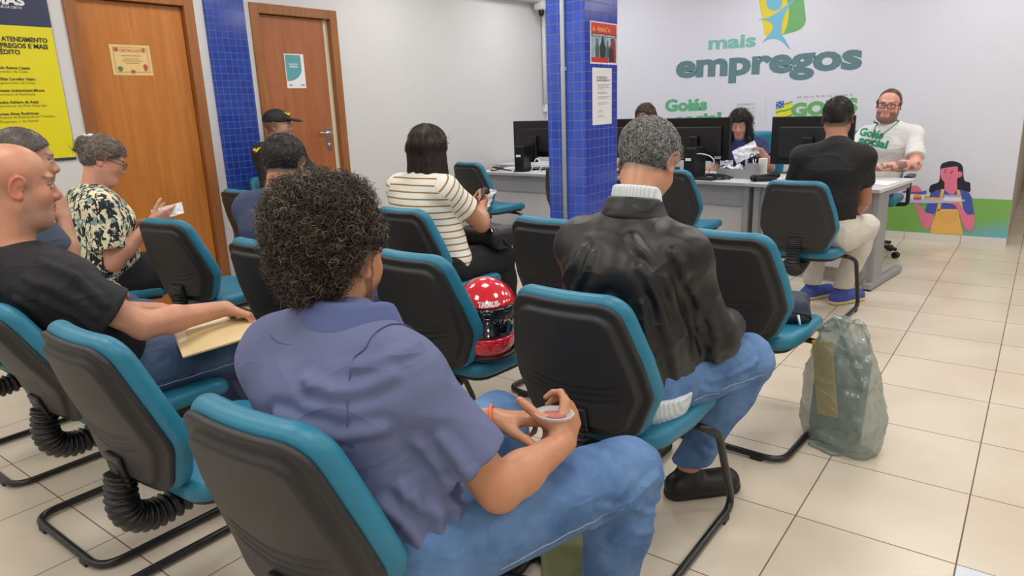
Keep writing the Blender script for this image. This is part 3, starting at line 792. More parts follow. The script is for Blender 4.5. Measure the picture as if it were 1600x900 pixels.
ppoly('warning_triangle', [(.12, .1), (.17, .22), (.07, .22)], (236, 170, 60), 3)
ya, za = U(.22, .22); text_obj('lettering', 'Atenção', (x_ + .0017, ya, za), (0, 1, 0), (0, 0, 1), mat('orange_ink', (236, 150, 70), .5), po, width=(y1 - y0) * .5, size=(z1 - z0) * .17, bold=.05)
ya, za = U(.06, .335); text_obj('lettering', 'CAIXA ELETRÔNICO NA SEGURANÇA', (x_ + .0017, ya, za), (0, 1, 0), (0, 0, 1), wt, po, width=(y1 - y0) * .86, size=(z1 - z0) * .055, bold=.03)

y0, y1 = PP(925.5, 150)[1], PP(955.5, 150)[1]; z1, z0 = PP(940, 106)[2], PP(940, 194.5)[2]
no = empty('notice_sheet', 'white typed notice sheet stuck below the red poster on the blue tiled pillar', 'notice', (x_, (y0 + y1) / 2, (z0 + z1) / 2))
po = no
prt('sheet', 0, 0, 1, 1, M['paper'], 1); gi = mat('grey_ink', (150, 150, 156), .6); gi2 = mat('dark_grey_ink', (110, 110, 118), .6)
ya, za = U(.2, .19); text_obj('lettering', 'ATENÇÃO', (x_ + .0009, ya, za), (0, 1, 0), (0, 0, 1), gi2, no, width=(y1 - y0) * .55, size=.018, bold=.02)
ya, za = U(.2, .235); text_obj('lettering', 'AGENDAMENTO', (x_ + .0009, ya, za), (0, 1, 0), (0, 0, 1), gi2, no, width=(y1 - y0) * .7, size=.014, bold=.02)
for k, (b, w) in enumerate(((.29, .6), (.315, .55), (.34, .6), (.365, .3), (.42, .45), (.445, .5), (.5, .6), (.525, .5), (.61, .55), (.635, .4), (.74, .25), (.77, .25), (.83, .3), (.86, .3))):
    prt('print_line', .27, b, .27 + w, b + .009, gi, 2)

for r_ in (lg, g1, g2, wg, pb, ce, dn, wpo, no): settle(r_)
# ---------------------------------------------------------------- the waiting room chair
def poly2(pts, r):
    """signed distance to a convex outline grown by r (pts counter-clockwise)"""
    P = np.array(pts, np.float32)

    def f(x, y):
        d = None; e = None
        for i in range(len(P)):
            a, b = P[i], P[(i + 1) % len(P)]; ab = b - a; t = np.clip(((x - a[0]) * ab[0] + (y - a[1]) * ab[1]) / (ab @ ab), 0, 1)
            dd = np.sqrt((x - a[0] - t * ab[0]) ** 2 + (y - a[1] - t * ab[1]) ** 2); s = ((x - a[0]) * ab[1] - (y - a[1]) * ab[0]) / np.sqrt(ab @ ab)
            d = dd if d is None else np.minimum(d, dd); e = s if e is None else np.maximum(e, s)
        return np.where(e < 0, -d, d) - r
    return f


def pad(pts, r, w0, T, re, ext, k=.005, sub=False):
    """cushion-like slab in (u, w, v) space: outline in u,v; thickness T about w0; edge rounding re"""
    p2 = poly2(pts, r)

    def f(X, Y, Z):
        d2 = p2(X, Z) + re; q = np.abs(Y - w0) - T / 2 + re
        return np.sqrt(np.maximum(d2, 0) ** 2 + np.maximum(q, 0) ** 2) + np.minimum(np.maximum(d2, q), 0) - re
    return (f, A3((-ext[0], w0 - T / 2, ext[1])), A3((ext[0], w0 + T / 2, ext[2])), k, sub)


BK = [(-.105, .143), (-.138, .02), (-.150, -.065), (-.118, -.143), (.118, -.143), (.150, -.065), (.138, .02), (.105, .143)]
TILT = math.radians(13)


def back_warp(V, both=True):
    u, w, v = V[:, 0], V[:, 1].copy(), V[:, 2]
    w = w + .55 * u * u + .012 * np.exp(-((v + .08) / .10) ** 2) - .10 * np.maximum(v - .08, 0) ** 2 * 5
    return np.stack([u, -.288 - v * math.sin(TILT) + w * math.cos(TILT), .655 + v * math.cos(TILT) + w * math.sin(TILT)], 1)


def make_chair():
    t = empty('waiting_chair', '', 'chair')
    V, Q = sdf_mesh([pad(BK, .076, .012, .056, .026, (.24, -.23, .23))], .006); V = relax(V, Q, 2)
    V = back_warp(V); base_obj('back_cushion', np_mesh('back_cushion', V, Q, M['teal']), t)
    s = lambda f: [(x * f, y * f) for x, y in BK]
    V, Q = sdf_mesh([pad(BK, .065, -.020, .018, .006, (.24, -.22, .22)), pad(s(.90), .050, -.034, .024, .011, (.22, -.2, .2), k=.010)], .0045); V = relax(V, Q, 1)
    N0 = vnorm(V, Q); g = V[:, 2] - 1.15 * V[:, 0] ** 2 + .0
    groove = np.zeros(len(V))
    for c in (-.052, -.074, -.096): groove += np.exp(-((g - c) / .0042) ** 2)
    V[:, 1] += .0042 * groove * np.clip((.145 - np.abs(V[:, 0])) / .03, 0, 1) * (N0[:, 1] < -.5)
    V = back_warp(V); base_obj('back_shell', np_mesh('back_shell', V, Q, M['shell']), t)
    # cover plate at the foot of the shell
    prm = [rbox((0, -.052, -.158), (.078, .014, .088), .005)]
    for k in range(5): prm.append(rbox((0, -.0605, -.135 - k * .012), (.05, .005, .006), .0018, k=.003))
    V, Q = sdf_mesh(prm, .003); V = back_warp(V)
    V[:, 1] -= 0; base_obj('cover_plate', np_mesh('cover_plate', V, Q, M['rubber']), t)
    # bellows over the back bracket
    P = catmull([(0, -.292, .478), (0, -.298, .440), (0, -.300, .395), (0, -.285, .357), (0, -.245, .335), (0, -.195, .333), (0, -.13, .345), (0, -.08, .362)], 14)
    n = len(P); a = np.arange(n) * math.pi * 2 / 5.2; Vt, Qt, Tt = tube(P, .033 + .0052 * np.sin(a) + .004 * np.sin(np.linspace(0, 3.14, n)), 18, flat=1.0)
    Vt[:, 0] *= 1.12; base_obj('bellows', np_mesh('bellows', Vt, Qt, M['rubber'], Tt), t)
    # seat
    ST = [(-.155, .150), (-.165, .0), (-.150, -.145), (.150, -.145), (.165, .0), (.155, .150)]
    V, Q = sdf_mesh([pad(ST, .072, .0, .062, .029, (.25, -.23, .23))], .006); V = relax(V, Q, 2)
    def sw(V):
        x, y, z = V[:, 0], V[:, 2], V[:, 1]
        return np.stack([x, y, .424 + z + .25 * x * x - .30 * np.maximum(y - .10, 0) ** 2 * 4 + .15 * np.maximum(-y - .1, 0) ** 2], 1)
    V2 = sw(V); base_obj('seat_cushion', np_mesh('seat_cushion', V2, Q[:, ::-1], M['teal']), t)
    V, Q = sdf_mesh([pad([(x * .9, y * .9) for x, y in ST], .062, -.036, .022, .008, (.23, -.21, .21))], .007); V2 = sw(V)
    base_obj('seat_shell', np_mesh('seat_shell', V2, Q[:, ::-1], M['shell']), t)
    # sled frame of one bent tube
    P = []
    hw = .252
    half = [(0, .085, .372), (hw - .03, .085, .372), (hw, .13, .340), (hw, .285, .0165), (hw, -.315, .0165), (0, -.315, .0165)]
    R_ = half; L_ = [(-x, y, z) for x, y, z in reversed(half[:-1])]
    P = fillet(R_ + L_, .075, 7)
    Vt, Qt, Tt = tube(P, .0125, 12); b2 = tube([(-.10, .0, .376), (.10, .0, .376)], .012, 8); b3 = tube([(0, -.10, .376), (0, .1, .376)], .016, 8)
    V, Q, T = merge([(Vt, Qt, Tt), b2, b3]); base_obj('sled_frame', np_mesh('sled_frame', V, Q, M['tube'], T), t)
    for x, y in ((hw, .20), (-hw, .20), (hw * .62, -.315), (-hw * .62, -.315)):
        bm = bmesh.new(); add_box(bm, (x, y, .0085), (.03, .045, .017) if abs(y) < .3 and y > 0 else (.045, .03, .017), .003); bm_obj('glide', bm, M['rubber'], t)
    return t


CH = make_chair()
CHAIRS = [  # x, y, rotation in degrees, label, tag
    (-1.012, .90, 3, 'teal and grey waiting chair under the curly haired man in front', 'C1'),
    (-1.76, .95, 0, 'empty teal waiting chair between the curly haired man and the bald man', 'C2'),
    (-2.395, 1.01, 0, 'teal waiting chair under the bald man in the black polo', 'C3'),
    (-3.20, 1.05, 0, 'teal waiting chair at the left edge beyond the bald man', 'C3b'),
    (-.945, 1.80, 0, 'teal waiting chair with a black back under the grey haired man in the black jacket', 'C4'),
    (-1.69, 1.965, 0, 'teal waiting chair carrying the red motorcycle helmet', 'C8'),
    (-2.42, 1.86, 0, 'teal waiting chair under the man in the navy shirt', 'C6'),
    (-3.42, 1.98, 8, 'empty teal waiting chair just right of the woman in the leaf print blouse', 'C5'),
    (-4.02, 1.66, -12, 'teal waiting chair under the woman in the leaf print blouse', 'C4b'),
    (-.875, 2.79, -3, 'teal waiting chair holding a dark backpack, beside the grey plastic bag', 'C11'),
    (-1.665, 2.78, -5, 'teal waiting chair between the striped shirt woman and the man in the black jacket', 'C9'),
    (-2.52, 2.74, 0, 'teal waiting chair under the woman in the striped shirt', 'C7'),
    (-4.24, 2.93, -3, 'teal waiting chair behind the man in the navy shirt, near the blue tiled strip', 'Cb'),
    (-4.69, 3.42, -68, 'teal chair against the left wall under the guard in the black cap', 'Cg'),
    (-1.10, 4.49, -2, 'teal visitor chair under the man in the black shirt at the right desk', 'C12'),
    (-2.10, 4.93, 0, 'empty teal visitor chair at the middle desk behind the grey haired man', 'C13'),
    (-4.08, 5.13, -6, 'empty teal visitor chair at the left desk below the wall, beyond the striped shirt woman', 'C14'),
    (-3.04, 5.05, 0, 'teal visitor chair mostly hidden behind the blue tiled pillar', 'C15')]
CHO = {}
for i, (x, y, a, lab, tg) in enumerate(CHAIRS):
    c = CH if i == 0 else copy_tree(CH)
    c.location = (x, y, 0); c.rotation_euler[2] = math.radians(a); c['label'] = lab; c['category'] = 'chair'; c['group'] = 'teal waiting room chairs'
    CHO[tg] = c

for ch in CHO['C3'].children:      # the bald man's weight pushes this back further down
    if ch.name.split('.')[0] in ('back_cushion', 'back_shell', 'cover_plate'):
        a = math.radians(9); ch.rotation_euler[0] = a; pv = Vector((0, -.26, .45)); ch.location = pv - Matrix.Rotation(a, 3, 'X') @ pv
# ---------------------------------------------------------------- people
def V3(*a): return np.array(a if len(a) == 3 else a[0], float)
def lerp(a, b, t): return V3(a) * (1 - t) + V3(b) * t
def unit(v): v = V3(v); return v / (np.linalg.norm(v) + 1e-12)


def headframe(yaw, pitch, roll=0):
    """columns right, forward, up; yaw 0 looks to +Y, counter-clockwise; pitch > 0 looks down; roll > 0 tips to the right"""
    y, p, r = map(math.radians, (yaw, pitch, roll))
    Rz = np.array([[math.cos(y), -math.sin(y), 0], [math.sin(y), math.cos(y), 0], [0, 0, 1]])
    Rx = np.array([[1, 0, 0], [0, math.cos(-p), -math.sin(-p)], [0, math.sin(-p), math.cos(-p)]])
    Ry = np.array([[math.cos(r), 0, math.sin(r)], [0, 1, 0], [-math.sin(r), 0, math.cos(r)]])
    return Rz @ Rx @ Ry


def head_prims(c, R, s=1.0, fat=1.0, detail=True, fem=False):
    c = V3(c); H = lambda x, y, z: c + R @ (V3(x, y, z) * s)
    P = [ell(H(0, -.014, .034), V3(.0765, .096, .083) * s, R, .02),
         ell(H(0, .022, -.040), V3(.060 * fat, .066, .074) * s, R, .035),
         cone(H(-.050 * fat, -.002, -.052), H(-.016, .058, -.098), .019 * s, .019 * s, .03), cone(H(.050 * fat, -.002, -.052), H(.016, .058, -.098), .019 * s, .019 * s, .03),
         cone(H(-.010, .064, -.098), H(.010, .064, -.098), .018 * s, k=.025)]
    if fat > 1.08: P.append(ell(H(0, .03, -.095), V3(.055 * fat, .05, .03) * s, R, .04))
    for q in (-1, 1):
        P.append(cone(H(.034 * q, .058, -.026), H(.040 * q, .048, -.030), .021 * s, k=.03))
        P.append(cone(H(.012 * q, .084, .028), H(.040 * q, .074, .026), .0085 * s, .006 * s, .018))
    for q in (-1, 1): P.append(sph(H(.0315 * q, .098, .006), .0145 * s, .016, True))
    P += [cone(H(0, .084, .014), H(0, .106, -.026), .0075 * s, .0125 * s, .014), cone(H(0, .100, -.034), H(0, .090, -.040), .009 * s, k=.01)]
    for q in (-1, 1): P.append(sph(H(.0135 * q, .094, -.031), .0085 * s, .008))
    for q in (-1, 1): P.append(ell(H(.0315 * q, .0775, .005), V3(.0145, .0115, .0105) * s, R, .004))
    P += [cone(H(-.020, .083, -.059), H(0, .0935, -.0555), .0050 * s, .0062 * s, .008), cone(H(.020, .083, -.059), H(0, .0935, -.0555), .0050 * s, .0062 * s, .008),
          cone(H(-.017, .083, -.067), H(0, .0920, -.0685), .0055 * s, .0070 * s, .008), cone(H(.017, .083, -.067), H(0, .0920, -.0685), .0055 * s, .0070 * s, .008),
          cone(H(-.020, .093, -.0625), H(.020, .093, -.0625), .0022 * s, k=.004, sub=True)]
    for q in (-1, 1):       # ears
        Re = R @ headframe(-18 * q, 0) @ headframe(0, 12)
        P += [ell(H(.0800 * q, -.010, .000), V3(.0060, .0165, .0280) * s, Re, .006), ell(H(.083 * q, -.005, -.026), V3(.0065, .0085, .010) * s, Re, .006)]
        Rq = R @ headframe(-24 * q, 0) @ headframe(0, 12); e0 = H(.0835 * q, -.010, .002); ring = [e0 + Rq @ (V3(.004 * q * math.cos(t), -.0185 * math.cos(t), .0310 * math.sin(t)) * s) for t in np.linspace(-1.9, 2.7, 13)]
        for a_, b_ in zip(ring[:-1], ring[1:]): P.append(cone(a_, b_, .0042 * s, k=.004))
        P.append(ell(H(.0890 * q, -.004, -.003), V3(.0060, .0085, .0120) * s, Re, .004, True))
    return P


def head_color(base, c, R, s=1.0, lips=(.82, .62, .60), brow=(.16, .12, .10), beard=None, beard_amt=0.0, stub=None, stub_amt=0.0, iris=(.10, .06, .04), bald=True, flush=.1, closed=False):
    """base is the sRGB skin colour; returns f(V,N) -> linear colours, with lips, brows, eyes, shadow of cropped hair"""
    b = np.array(lin(base)); c = V3(c)

    def f(V, N):
        L = (V - c) @ R / s; x, y, z = L.T; C = np.tile(b, (len(V), 1))
        near = (np.abs(x) < .11) & (np.abs(y) < .14) & (np.abs(z) < .16)
        def mixc(wt, col):
            wt = np.clip(wt, 0, 1)[:, None] * near[:, None]; C[:] = C * (1 - wt) + np.array(col) * wt
        fr = y > .03
        g = lambda cx, cz, sx, sz: np.exp(-(((x - cx) / sx) ** 2 + ((z - cz) / sz) ** 2)) * fr
        for q in (-1, 1): mixc(g(.042 * q, -.03, .025, .02) * flush * 2, b * [1.12, .78, .72])
        mixc(np.exp(-(((x) / .02) ** 2 + ((z + .03) / .016) ** 2 + ((y - .105) / .02) ** 2)) * flush * 3, b * [1.12, .78, .72])
        mixc((np.abs(x) > .074) * flush * 3 * (np.abs(y + .008) < .025) * (np.abs(z) < .04), b * [1.1, .72, .66])
        if beard is not None:
            side = np.clip((-z - .036 - .25 * np.maximum(.075 - y, 0)) / .014, 0, 1) * np.clip((np.abs(x) - .026) / .008, 0, 1)
            chin = np.clip((-z - .076) / .006, 0, 1); mus = np.clip(1 - np.abs(z + .0505) / .005, 0, 1) * (np.abs(x) < .030) * .8
            w = np.maximum(np.maximum(side, chin), mus) * (y > -.01) * (z > -.135)
            mixc(w * beard_amt, beard)
            mixc(((np.abs(x) > .062) & (y > -.002) & (y < .028) & (z < .03) & (z > -.07)) * beard_amt * .9, beard)
        if stub is not None:
            hl = np.interp(y, [-.12, -.05, -.012, .012, .04, .075, .1], [-.068, -.06, -.03, .03, .04, .066, .07])
            mixc(np.clip((z - hl) / .012, 0, 1) * stub_amt, stub)
        m = (g(0, -.0625, .0235, .0095) > .42) & (y > .075); mixc(m * .6, b * np.array(lips) * [1.1, .85, .85])
        for q in (-1, 1):
            ex, ez = x - .0315 * q, z - .005; e = (ex / .0135) ** 2 + (ez / .0062) ** 2
            if closed: mixc(((np.abs(ez + .004) < .0025) & (np.abs(ex) < .014) & fr) * .8, (.03, .02, .02))
            else:
                mixc((e < 1) & fr, (.62, .60, .58)); mixc(((ex ** 2 + ez ** 2) < .0058 ** 2) & fr & (e < 1), iris)
                mixc(((np.abs(ez - .0072 + ex * ex * 14) < .0018) & (np.abs(ex) < .015) & fr) * .9, (.02, .015, .015))
            bw = (np.abs(ez - .0215 - .10 * np.abs(ex + .012 * q) + 0) < .0042) & (np.abs(ex - .003 * q) < .021) & fr; mixc(bw * .75, brow)
        return C
    return f


def hand_prims(W, d, n, right=True, curl=(25, 40, 30), tcurl=20, s=1.0, spread=1.0, thumb=(.55, .75, .35)):
    """wrist W, finger direction d, palm facing n; thumb on the inner side"""
    W = V3(W); d = unit(d); n = V3(n); n = unit(n - d * (n @ d)); t = np.cross(d, n) * (1 if right else -1)
    P = []; k = .007 * s
    for i, (ty, ln, r) in enumerate(((.029, .070, .0090), (.0095, .078, .0093), (-.010, .072, .0088), (-.028, .056, .0078))):
        K = W + d * (.086 - .004 * abs(i - 1) - (.008 if i == 3 else 0)) * s + t * ty * s
        P.append(cone(W + d * .012 * s + t * ty * .55 * s, K, .0150 * s, .0115 * s, .014 * s))
        a = math.radians(spread * (3 - 3.2 * i)); dd = unit(d * math.cos(a) + t * math.sin(a)); q = K; ang = 0
        for j, (fr, rr) in enumerate(((.46, 1.0), (.30, .92), (.24, .82))):
            ang += math.radians((curl[i] if isinstance(curl[0], (tuple, list)) else curl)[j]) * (1 if j else 1)
            v = dd * math.cos(ang) + n * math.sin(ang); e = q + v * ln * fr * s * 1.05
            P.append(cone(q, e, r * rr * s, r * (rr - .08) * s, .004 if j else .008)); q = e
    B = W + d * .022 * s + t * .024 * s + n * .006 * s; v = unit(d * thumb[0] + t * thumb[1] + n * thumb[2])
    e = B + v * .042 * s; P.append(cone(B, e, .0165 * s, .0125 * s, .014 * s))
    ax = unit(np.cross(v, d)); v2 = unit(v + d * math.tan(math.radians(tcurl))); e2 = e + v2 * .034 * s; P.append(cone(e, e2, .0115 * s, .0102 * s, .006))
    v3 = unit(v2 + d * math.tan(math.radians(tcurl)) * .8 + n * .25); P.append(cone(e2, e2 + v3 * .026 * s, .0102 * s, .0085 * s, .004))
    return P


def torso_prims(J, w=1.0, fat=1.0, off=0.0, belly=0.0, hipw=1.0):
    U = unit(V3(J['SR']) - V3(J['SL'])); Uh = unit(V3(J['HR']) - V3(J['HL'])); pel = (V3(J['HR']) + V3(J['HL'])) / 2 + V3(0, 0, .03)
    ch = V3(J['chest']); nk = V3(J['neck']); ws = V3(J.get('waist', lerp(pel, ch, .45)))
    fwd = unit(np.cross(V3(0, 0, 1), U))
    P = [cone(pel, ws, (.108 * fat) + off, .098 * fat + off, .04, (Uh, 1.42 * w * hipw)), cone(ws, ch, .098 * fat + off, .110 * fat + off, .05, (U, 1.38 * w)),
         cone(ch, lerp(ch, nk, .62), .108 * fat + off, .074 * fat + off, .05, (U, 1.38 * w)),
         cone(J['SL'], J['SR'], .047 * fat ** .5 + off, k=.05)]
    for s in ('SL', 'SR'):
        P.append(sph(V3(J[s]) - V3(0, 0, .006), .047 * fat ** .5 + off, .045)); P.append(cone(lerp(nk, J[s], .12) - V3(0, 0, .012), lerp(nk, J[s], .85) - V3(0, 0, .006), .040 + off, .042 + off, .05))
        P.append(cone(lerp(J[s], ch, .25), lerp(J[s], ws, .55), .062 * fat + off, .05 * fat + off, .05))
    if belly: P.append(ell(lerp(pel, ch, .32) + fwd * .06 * fat, V3(.145 * w * fat, .085 + belly, .12) + off, np.stack([U, fwd, V3(0, 0, 1)], 1), .06))
    return P


def arm_prims(S, E, W, r=1.0, off=0.0, cut=None, flare=0.0, wristr=.026):
    """cut = fraction of the upper arm (0..1) or 1..2 for the forearm where the sleeve ends"""
    S, E, W = V3(S), V3(E), V3(W)
    if cut is None: return [cone(S, E, .050 * r + off, .039 * r + off, .02), cone(E, lerp(E, W, .35), .040 * r + off, .040 * r + off, .02), cone(lerp(E, W, .3), W, .040 * r + off, wristr * r ** .5 + off, .02)]
    if cut <= 1:
        c = lerp(S, E, cut); return [cone(S, E, .050 * r + off, .050 * r + off + flare, .03, clip=[(c, E - S)])]
    c = lerp(E, W, cut - 1)
    return [cone(S, E, .053 * r + off, .046 * r + off, .03), cone(E, lerp(E, W, cut - 1), .047 * r + off, .040 * r + off + flare, .03, clip=[(c, W - E)])]


def leg_prims(H, K, A, r=1.0, off=0.0, cut=False, ank=.038):
    H, K, A = V3(H), V3(K), V3(A); P = [cone(H, K, .092 * r + off, .062 * r + off, .03), cone(K, lerp(K, A, .35), .060 * r + off, .058 * r + off, .03)]
    P.append(cone(lerp(K, A, .3), A, .058 * r + off, ank + off, .03, clip=[(A + V3(0, 0, .015), V3(0, 0, -1))] if cut else None)); return P


def shoe(name, A, yaw, m, sole, parent, org, L=.27, extra=None):
    A = V3(A); a = math.radians(yaw); f = V3(-math.sin(a), math.cos(a), 0); r_ = V3(math.cos(a), math.sin(a), 0); g = V3(A[0], A[1], 0)
    he = g - f * .045; to = g + f * (L - .11)
    P = [cone(he + V3(0, 0, .048), to + V3(0, 0, .042), .036, .036, .02, (r_, 1.15)), cone(g + V3(0, 0, .06), g + V3(0, 0, .10), .042, .040, .03, clip=[(g + V3(0, 0, .105), (0, 0, 1))]),
         cone(he + V3(0, 0, .03), to + V3(0, 0, .03), .037, .043, .02, (r_, 1.1), clip=[(V3(0, 0, .012), (0, 0, -1))])]
    o, V, Q = sdf_obj(name, P, .006, m, parent, org)
    S = [cone(he + V3(0, 0, .02), to + V3(0, 0, .02), .042, .048, .02, (r_, 1.06), clip=[(V3(0, 0, .002), (0, 0, -1)), (V3(0, 0, .026), (0, 0, 1))])]
    so, _, _ = sdf_obj('sole', S, .005, sole, o, org)
    return o


def jeans_mat(name, c, c2):
    m = mat(name, c, .75, var=.3, vscale=9, vcol2=c2, bump=.7, bscale=520, fold=.32, fscale=11); return m


JEANS = jeans_mat('denim_blue', (100, 136, 182), (62, 98, 148)); JEANS_D = jeans_mat('denim_dark', (64, 88, 124), (46, 66, 98))


def crease(seed, amp, f=14, d=(0, 0, 1), base=0.35):
    def fn(V, N):
        return amp * (.55 * folds(V, d, f, seed) * (.4 + .6 * (wob(V, 5, seed + 9) > -.3)) + .45 * wob(V, f * 1.7, seed + 3, 2))
    return fn


def person(label, group, org, J, skin, head, h=.006, w=1.0, fat=1.0, belly=0.0, neckr=.056, headopt=None, hands=None, arm=1.0, fem=False, hcol=None, foot=True):
    """body as one surface; returns the object and a dict with helpers"""
    hc, (yw, pt, rl), hs = head; R = headframe(yw, pt, rl); ho = dict(headopt or {})
    P = torso_prims(J, w, fat * .96, -.004, belly * .8)
    nk = V3(J['neck']); P.append(cone(nk - V3(0, 0, .05), V3(hc) + R @ V3(0, -.022, -.045) * hs, neckr + .006, neckr, .035))
    for q in 'LR':
        P += arm_prims(J['S' + q], J['E' + q], J['W' + q], arm)
        P += leg_prims(J['H' + q], J['K' + q], J['A' + q], .92)
        A = V3(J['A' + q]); a = math.radians(J.get('F' + q, 0)); f = V3(-math.sin(a), math.cos(a), 0); P.append(cone(V3(A[0], A[1], .05) - f * .03, V3(A[0], A[1], .04) + f * .13, .03, .026, .02))
    for (q, d, n, kw) in hands or ():
        P += hand_prims(J['W' + q], d, n, q == 'R', **kw)
    P += head_prims(hc, R, hs, ho.pop('fat', 1.0))
    hcf = head_color(skin, hc, R, hs, **(hcol or {}))
    o, V, Q = sdf_obj('person', P, h, M['skin'], None, org, rl=1, colfn=hcf, loc=org)
    info(o, label, 'person', group)
    return o, dict(R=R, c=V3(hc), s=hs, org=V3(org), J=J, H=lambda x, y, z: V3(hc) + R @ (V3(x, y, z) * hs))


def pix(P):
    q = np.asarray(P) - np.array([0, 0, CAM_H]); w = q @ C_F
    return np.stack([800 + F_PX * (q @ C_R) / w, 450 + F_PX * (q @ C_D) / w], 1), w


def fold_lines(lines, amp=.006, wd=.011):
    """cloth folds along lines read off the photograph, found on the garment's own surface"""
    def fn(V, N):
        p, w = pix(V); front = (N @ C_F) < .15; u = np.zeros(len(V))
        for ln in lines:
            k = ln[2] if len(ln) > 2 and not isinstance(ln[2], tuple) else 1.0; pts = [l for l in ln if isinstance(l, tuple)]; S = []
            for a in catmull([np.array(x, float) for x in pts], 4):
                d = ((p - a) ** 2).sum(1) + (~front) * 1e5; c = np.argsort(d)[:40]; S.append(V[c[np.argmin(w[c])]])
            S = np.array(S); d = np.full(len(V), 9.0)
            for a, b in zip(S[:-1], S[1:]):
                ab = b - a; t = np.clip(((V - a) @ ab) / (ab @ ab + 1e-9), 0, 1); d = np.minimum(d, np.linalg.norm(V - a - t[:, None] * ab, axis=1))
            u += amp * k * (np.exp(-(d / wd) ** 2) - .55 * np.exp(-((d - 1.9 * wd) / wd) ** 2))
        return u
    return fn


def surf_pt(obj, D, px, py):
    me = obj.data; n = len(me.vertices); co = np.zeros(n * 3); me.vertices.foreach_get('co', co); co = co.reshape(-1, 3) + D['org']; no = np.zeros(n * 3); me.vertices.foreach_get('normal', no); no = no.reshape(-1, 3)
    p, w = pix(co); d = ((p - np.array([px, py])) ** 2).sum(1) + ((no @ C_F) > 0) * 1e5; i = np.argmin(d); return co[i], no[i]


def hairline(style='short'):
    if style == 'short': xs, zs = [-.12, -.05, -.012, .012, .04, .075, .1], [-.080, -.070, -.02, .030, .040, .066, .07]
    elif style == 'receding': xs, zs = [-.12, -.05, -.012, .012, .035, .06, .1], [-.068, -.06, -.02, .030, .075, .105, .13]
    else: xs, zs = [-.12, -.05, -.012, .012, .04, .075, .1], [-.09, -.07, -.025, .022, .035, .060, .066]
    return lambda x, y, z: np.interp(y, xs, zs).astype(np.float32) - z


def flow_long(D):
    c = D['H'](0, -.04, .12)
    return lambda P, N: (P - c) / (np.linalg.norm(P - c, axis=1)[:, None] + 1e-6) + np.array([0, 0, -.6])


def cap_prims(D, th=.008, style='short', k=.01, big=(1, 1, 1), up=0.0):
    R, s = D['R'], D['s']; hl = hairline(style)
    f = lambda x, y, z: hl(x / s, y / s, (z + (.034 + up) * s) / s) * s * .8
    # local origin of the ellipsoid is (0,-.014,.034+up)
    def fn(x, y, z): return (hl(x / s, y / s - .014, z / s + .034 + up)) * s * .8
    return [ell(D['H'](0, -.014, .034 + up), (V3(.0765, .096, .083) * V3(big) + th) * s, R, k, fn=fn)] + ([ell(D['H'](.088 * q, .004, -.010), V3(.022, .030, .040) * s, R, .006, sub=True) for q in (-1, 1)] if style != 'long' else [])


def hairmat_col(cs):
    cs = np.array([lin(c) for c in cs])
    def f(P, u, r): return cs[np.minimum((u * len(cs)).astype(int), len(cs) - 1)] * r.uniform(.8, 1.2, (len(u), 1))
    return f


def hair_obj(par, D, prims, h, cols, n, length, flow, basecol, bumps=None, name='hair', ear=True, **kw):
    V, Q = sdf_mesh(prims, h); V = relax(V, Q, 1); Nn = vnorm(V, Q)
    if bumps is not None: V = V + Nn * bumps(V)[:, None]
    c0 = np.tile(np.array(lin(basecol)), (len(V), 1))
    if n:
        if 'mask' not in kw:
            def ear_free(c):
                L = (c - D['c']) @ D['R']; e = ((np.abs(L[:, 0]) - .088) / .03) ** 2 + ((L[:, 1] - .004) / .032) ** 2 + ((L[:, 2] + .008) / .042) ** 2; return (e > 1).astype(float)
            if name == 'hair' and ear: kw['mask'] = ear_free
        sv, sq, sc = strands(V, Q, n, length, hairmat_col(cols), flow, **kw)
        V2 = np.concatenate([V, sv]); Q2 = np.concatenate([Q, sq + len(V)]); C2 = np.concatenate([c0, sc])
    else: V2, Q2, C2 = V, Q, c0
    return base_obj(name, np_mesh(name, V2 - D['org'], Q2, M['hair'], col=C2), par)


def flow_down(P, N): return np.tile([0, 0, -1.0], (len(P), 1))


def flow_crown(D):
    c = D['H'](0, -.05, .115)
    return lambda P, N: P - c


def garment(name, prims, h, m, par, D, fn=None, attr=None, rl=2):
    return sdf_obj(name, prims, h, m, par, D['org'], fn=fn, rl=rl, attrfn=attr)[0]


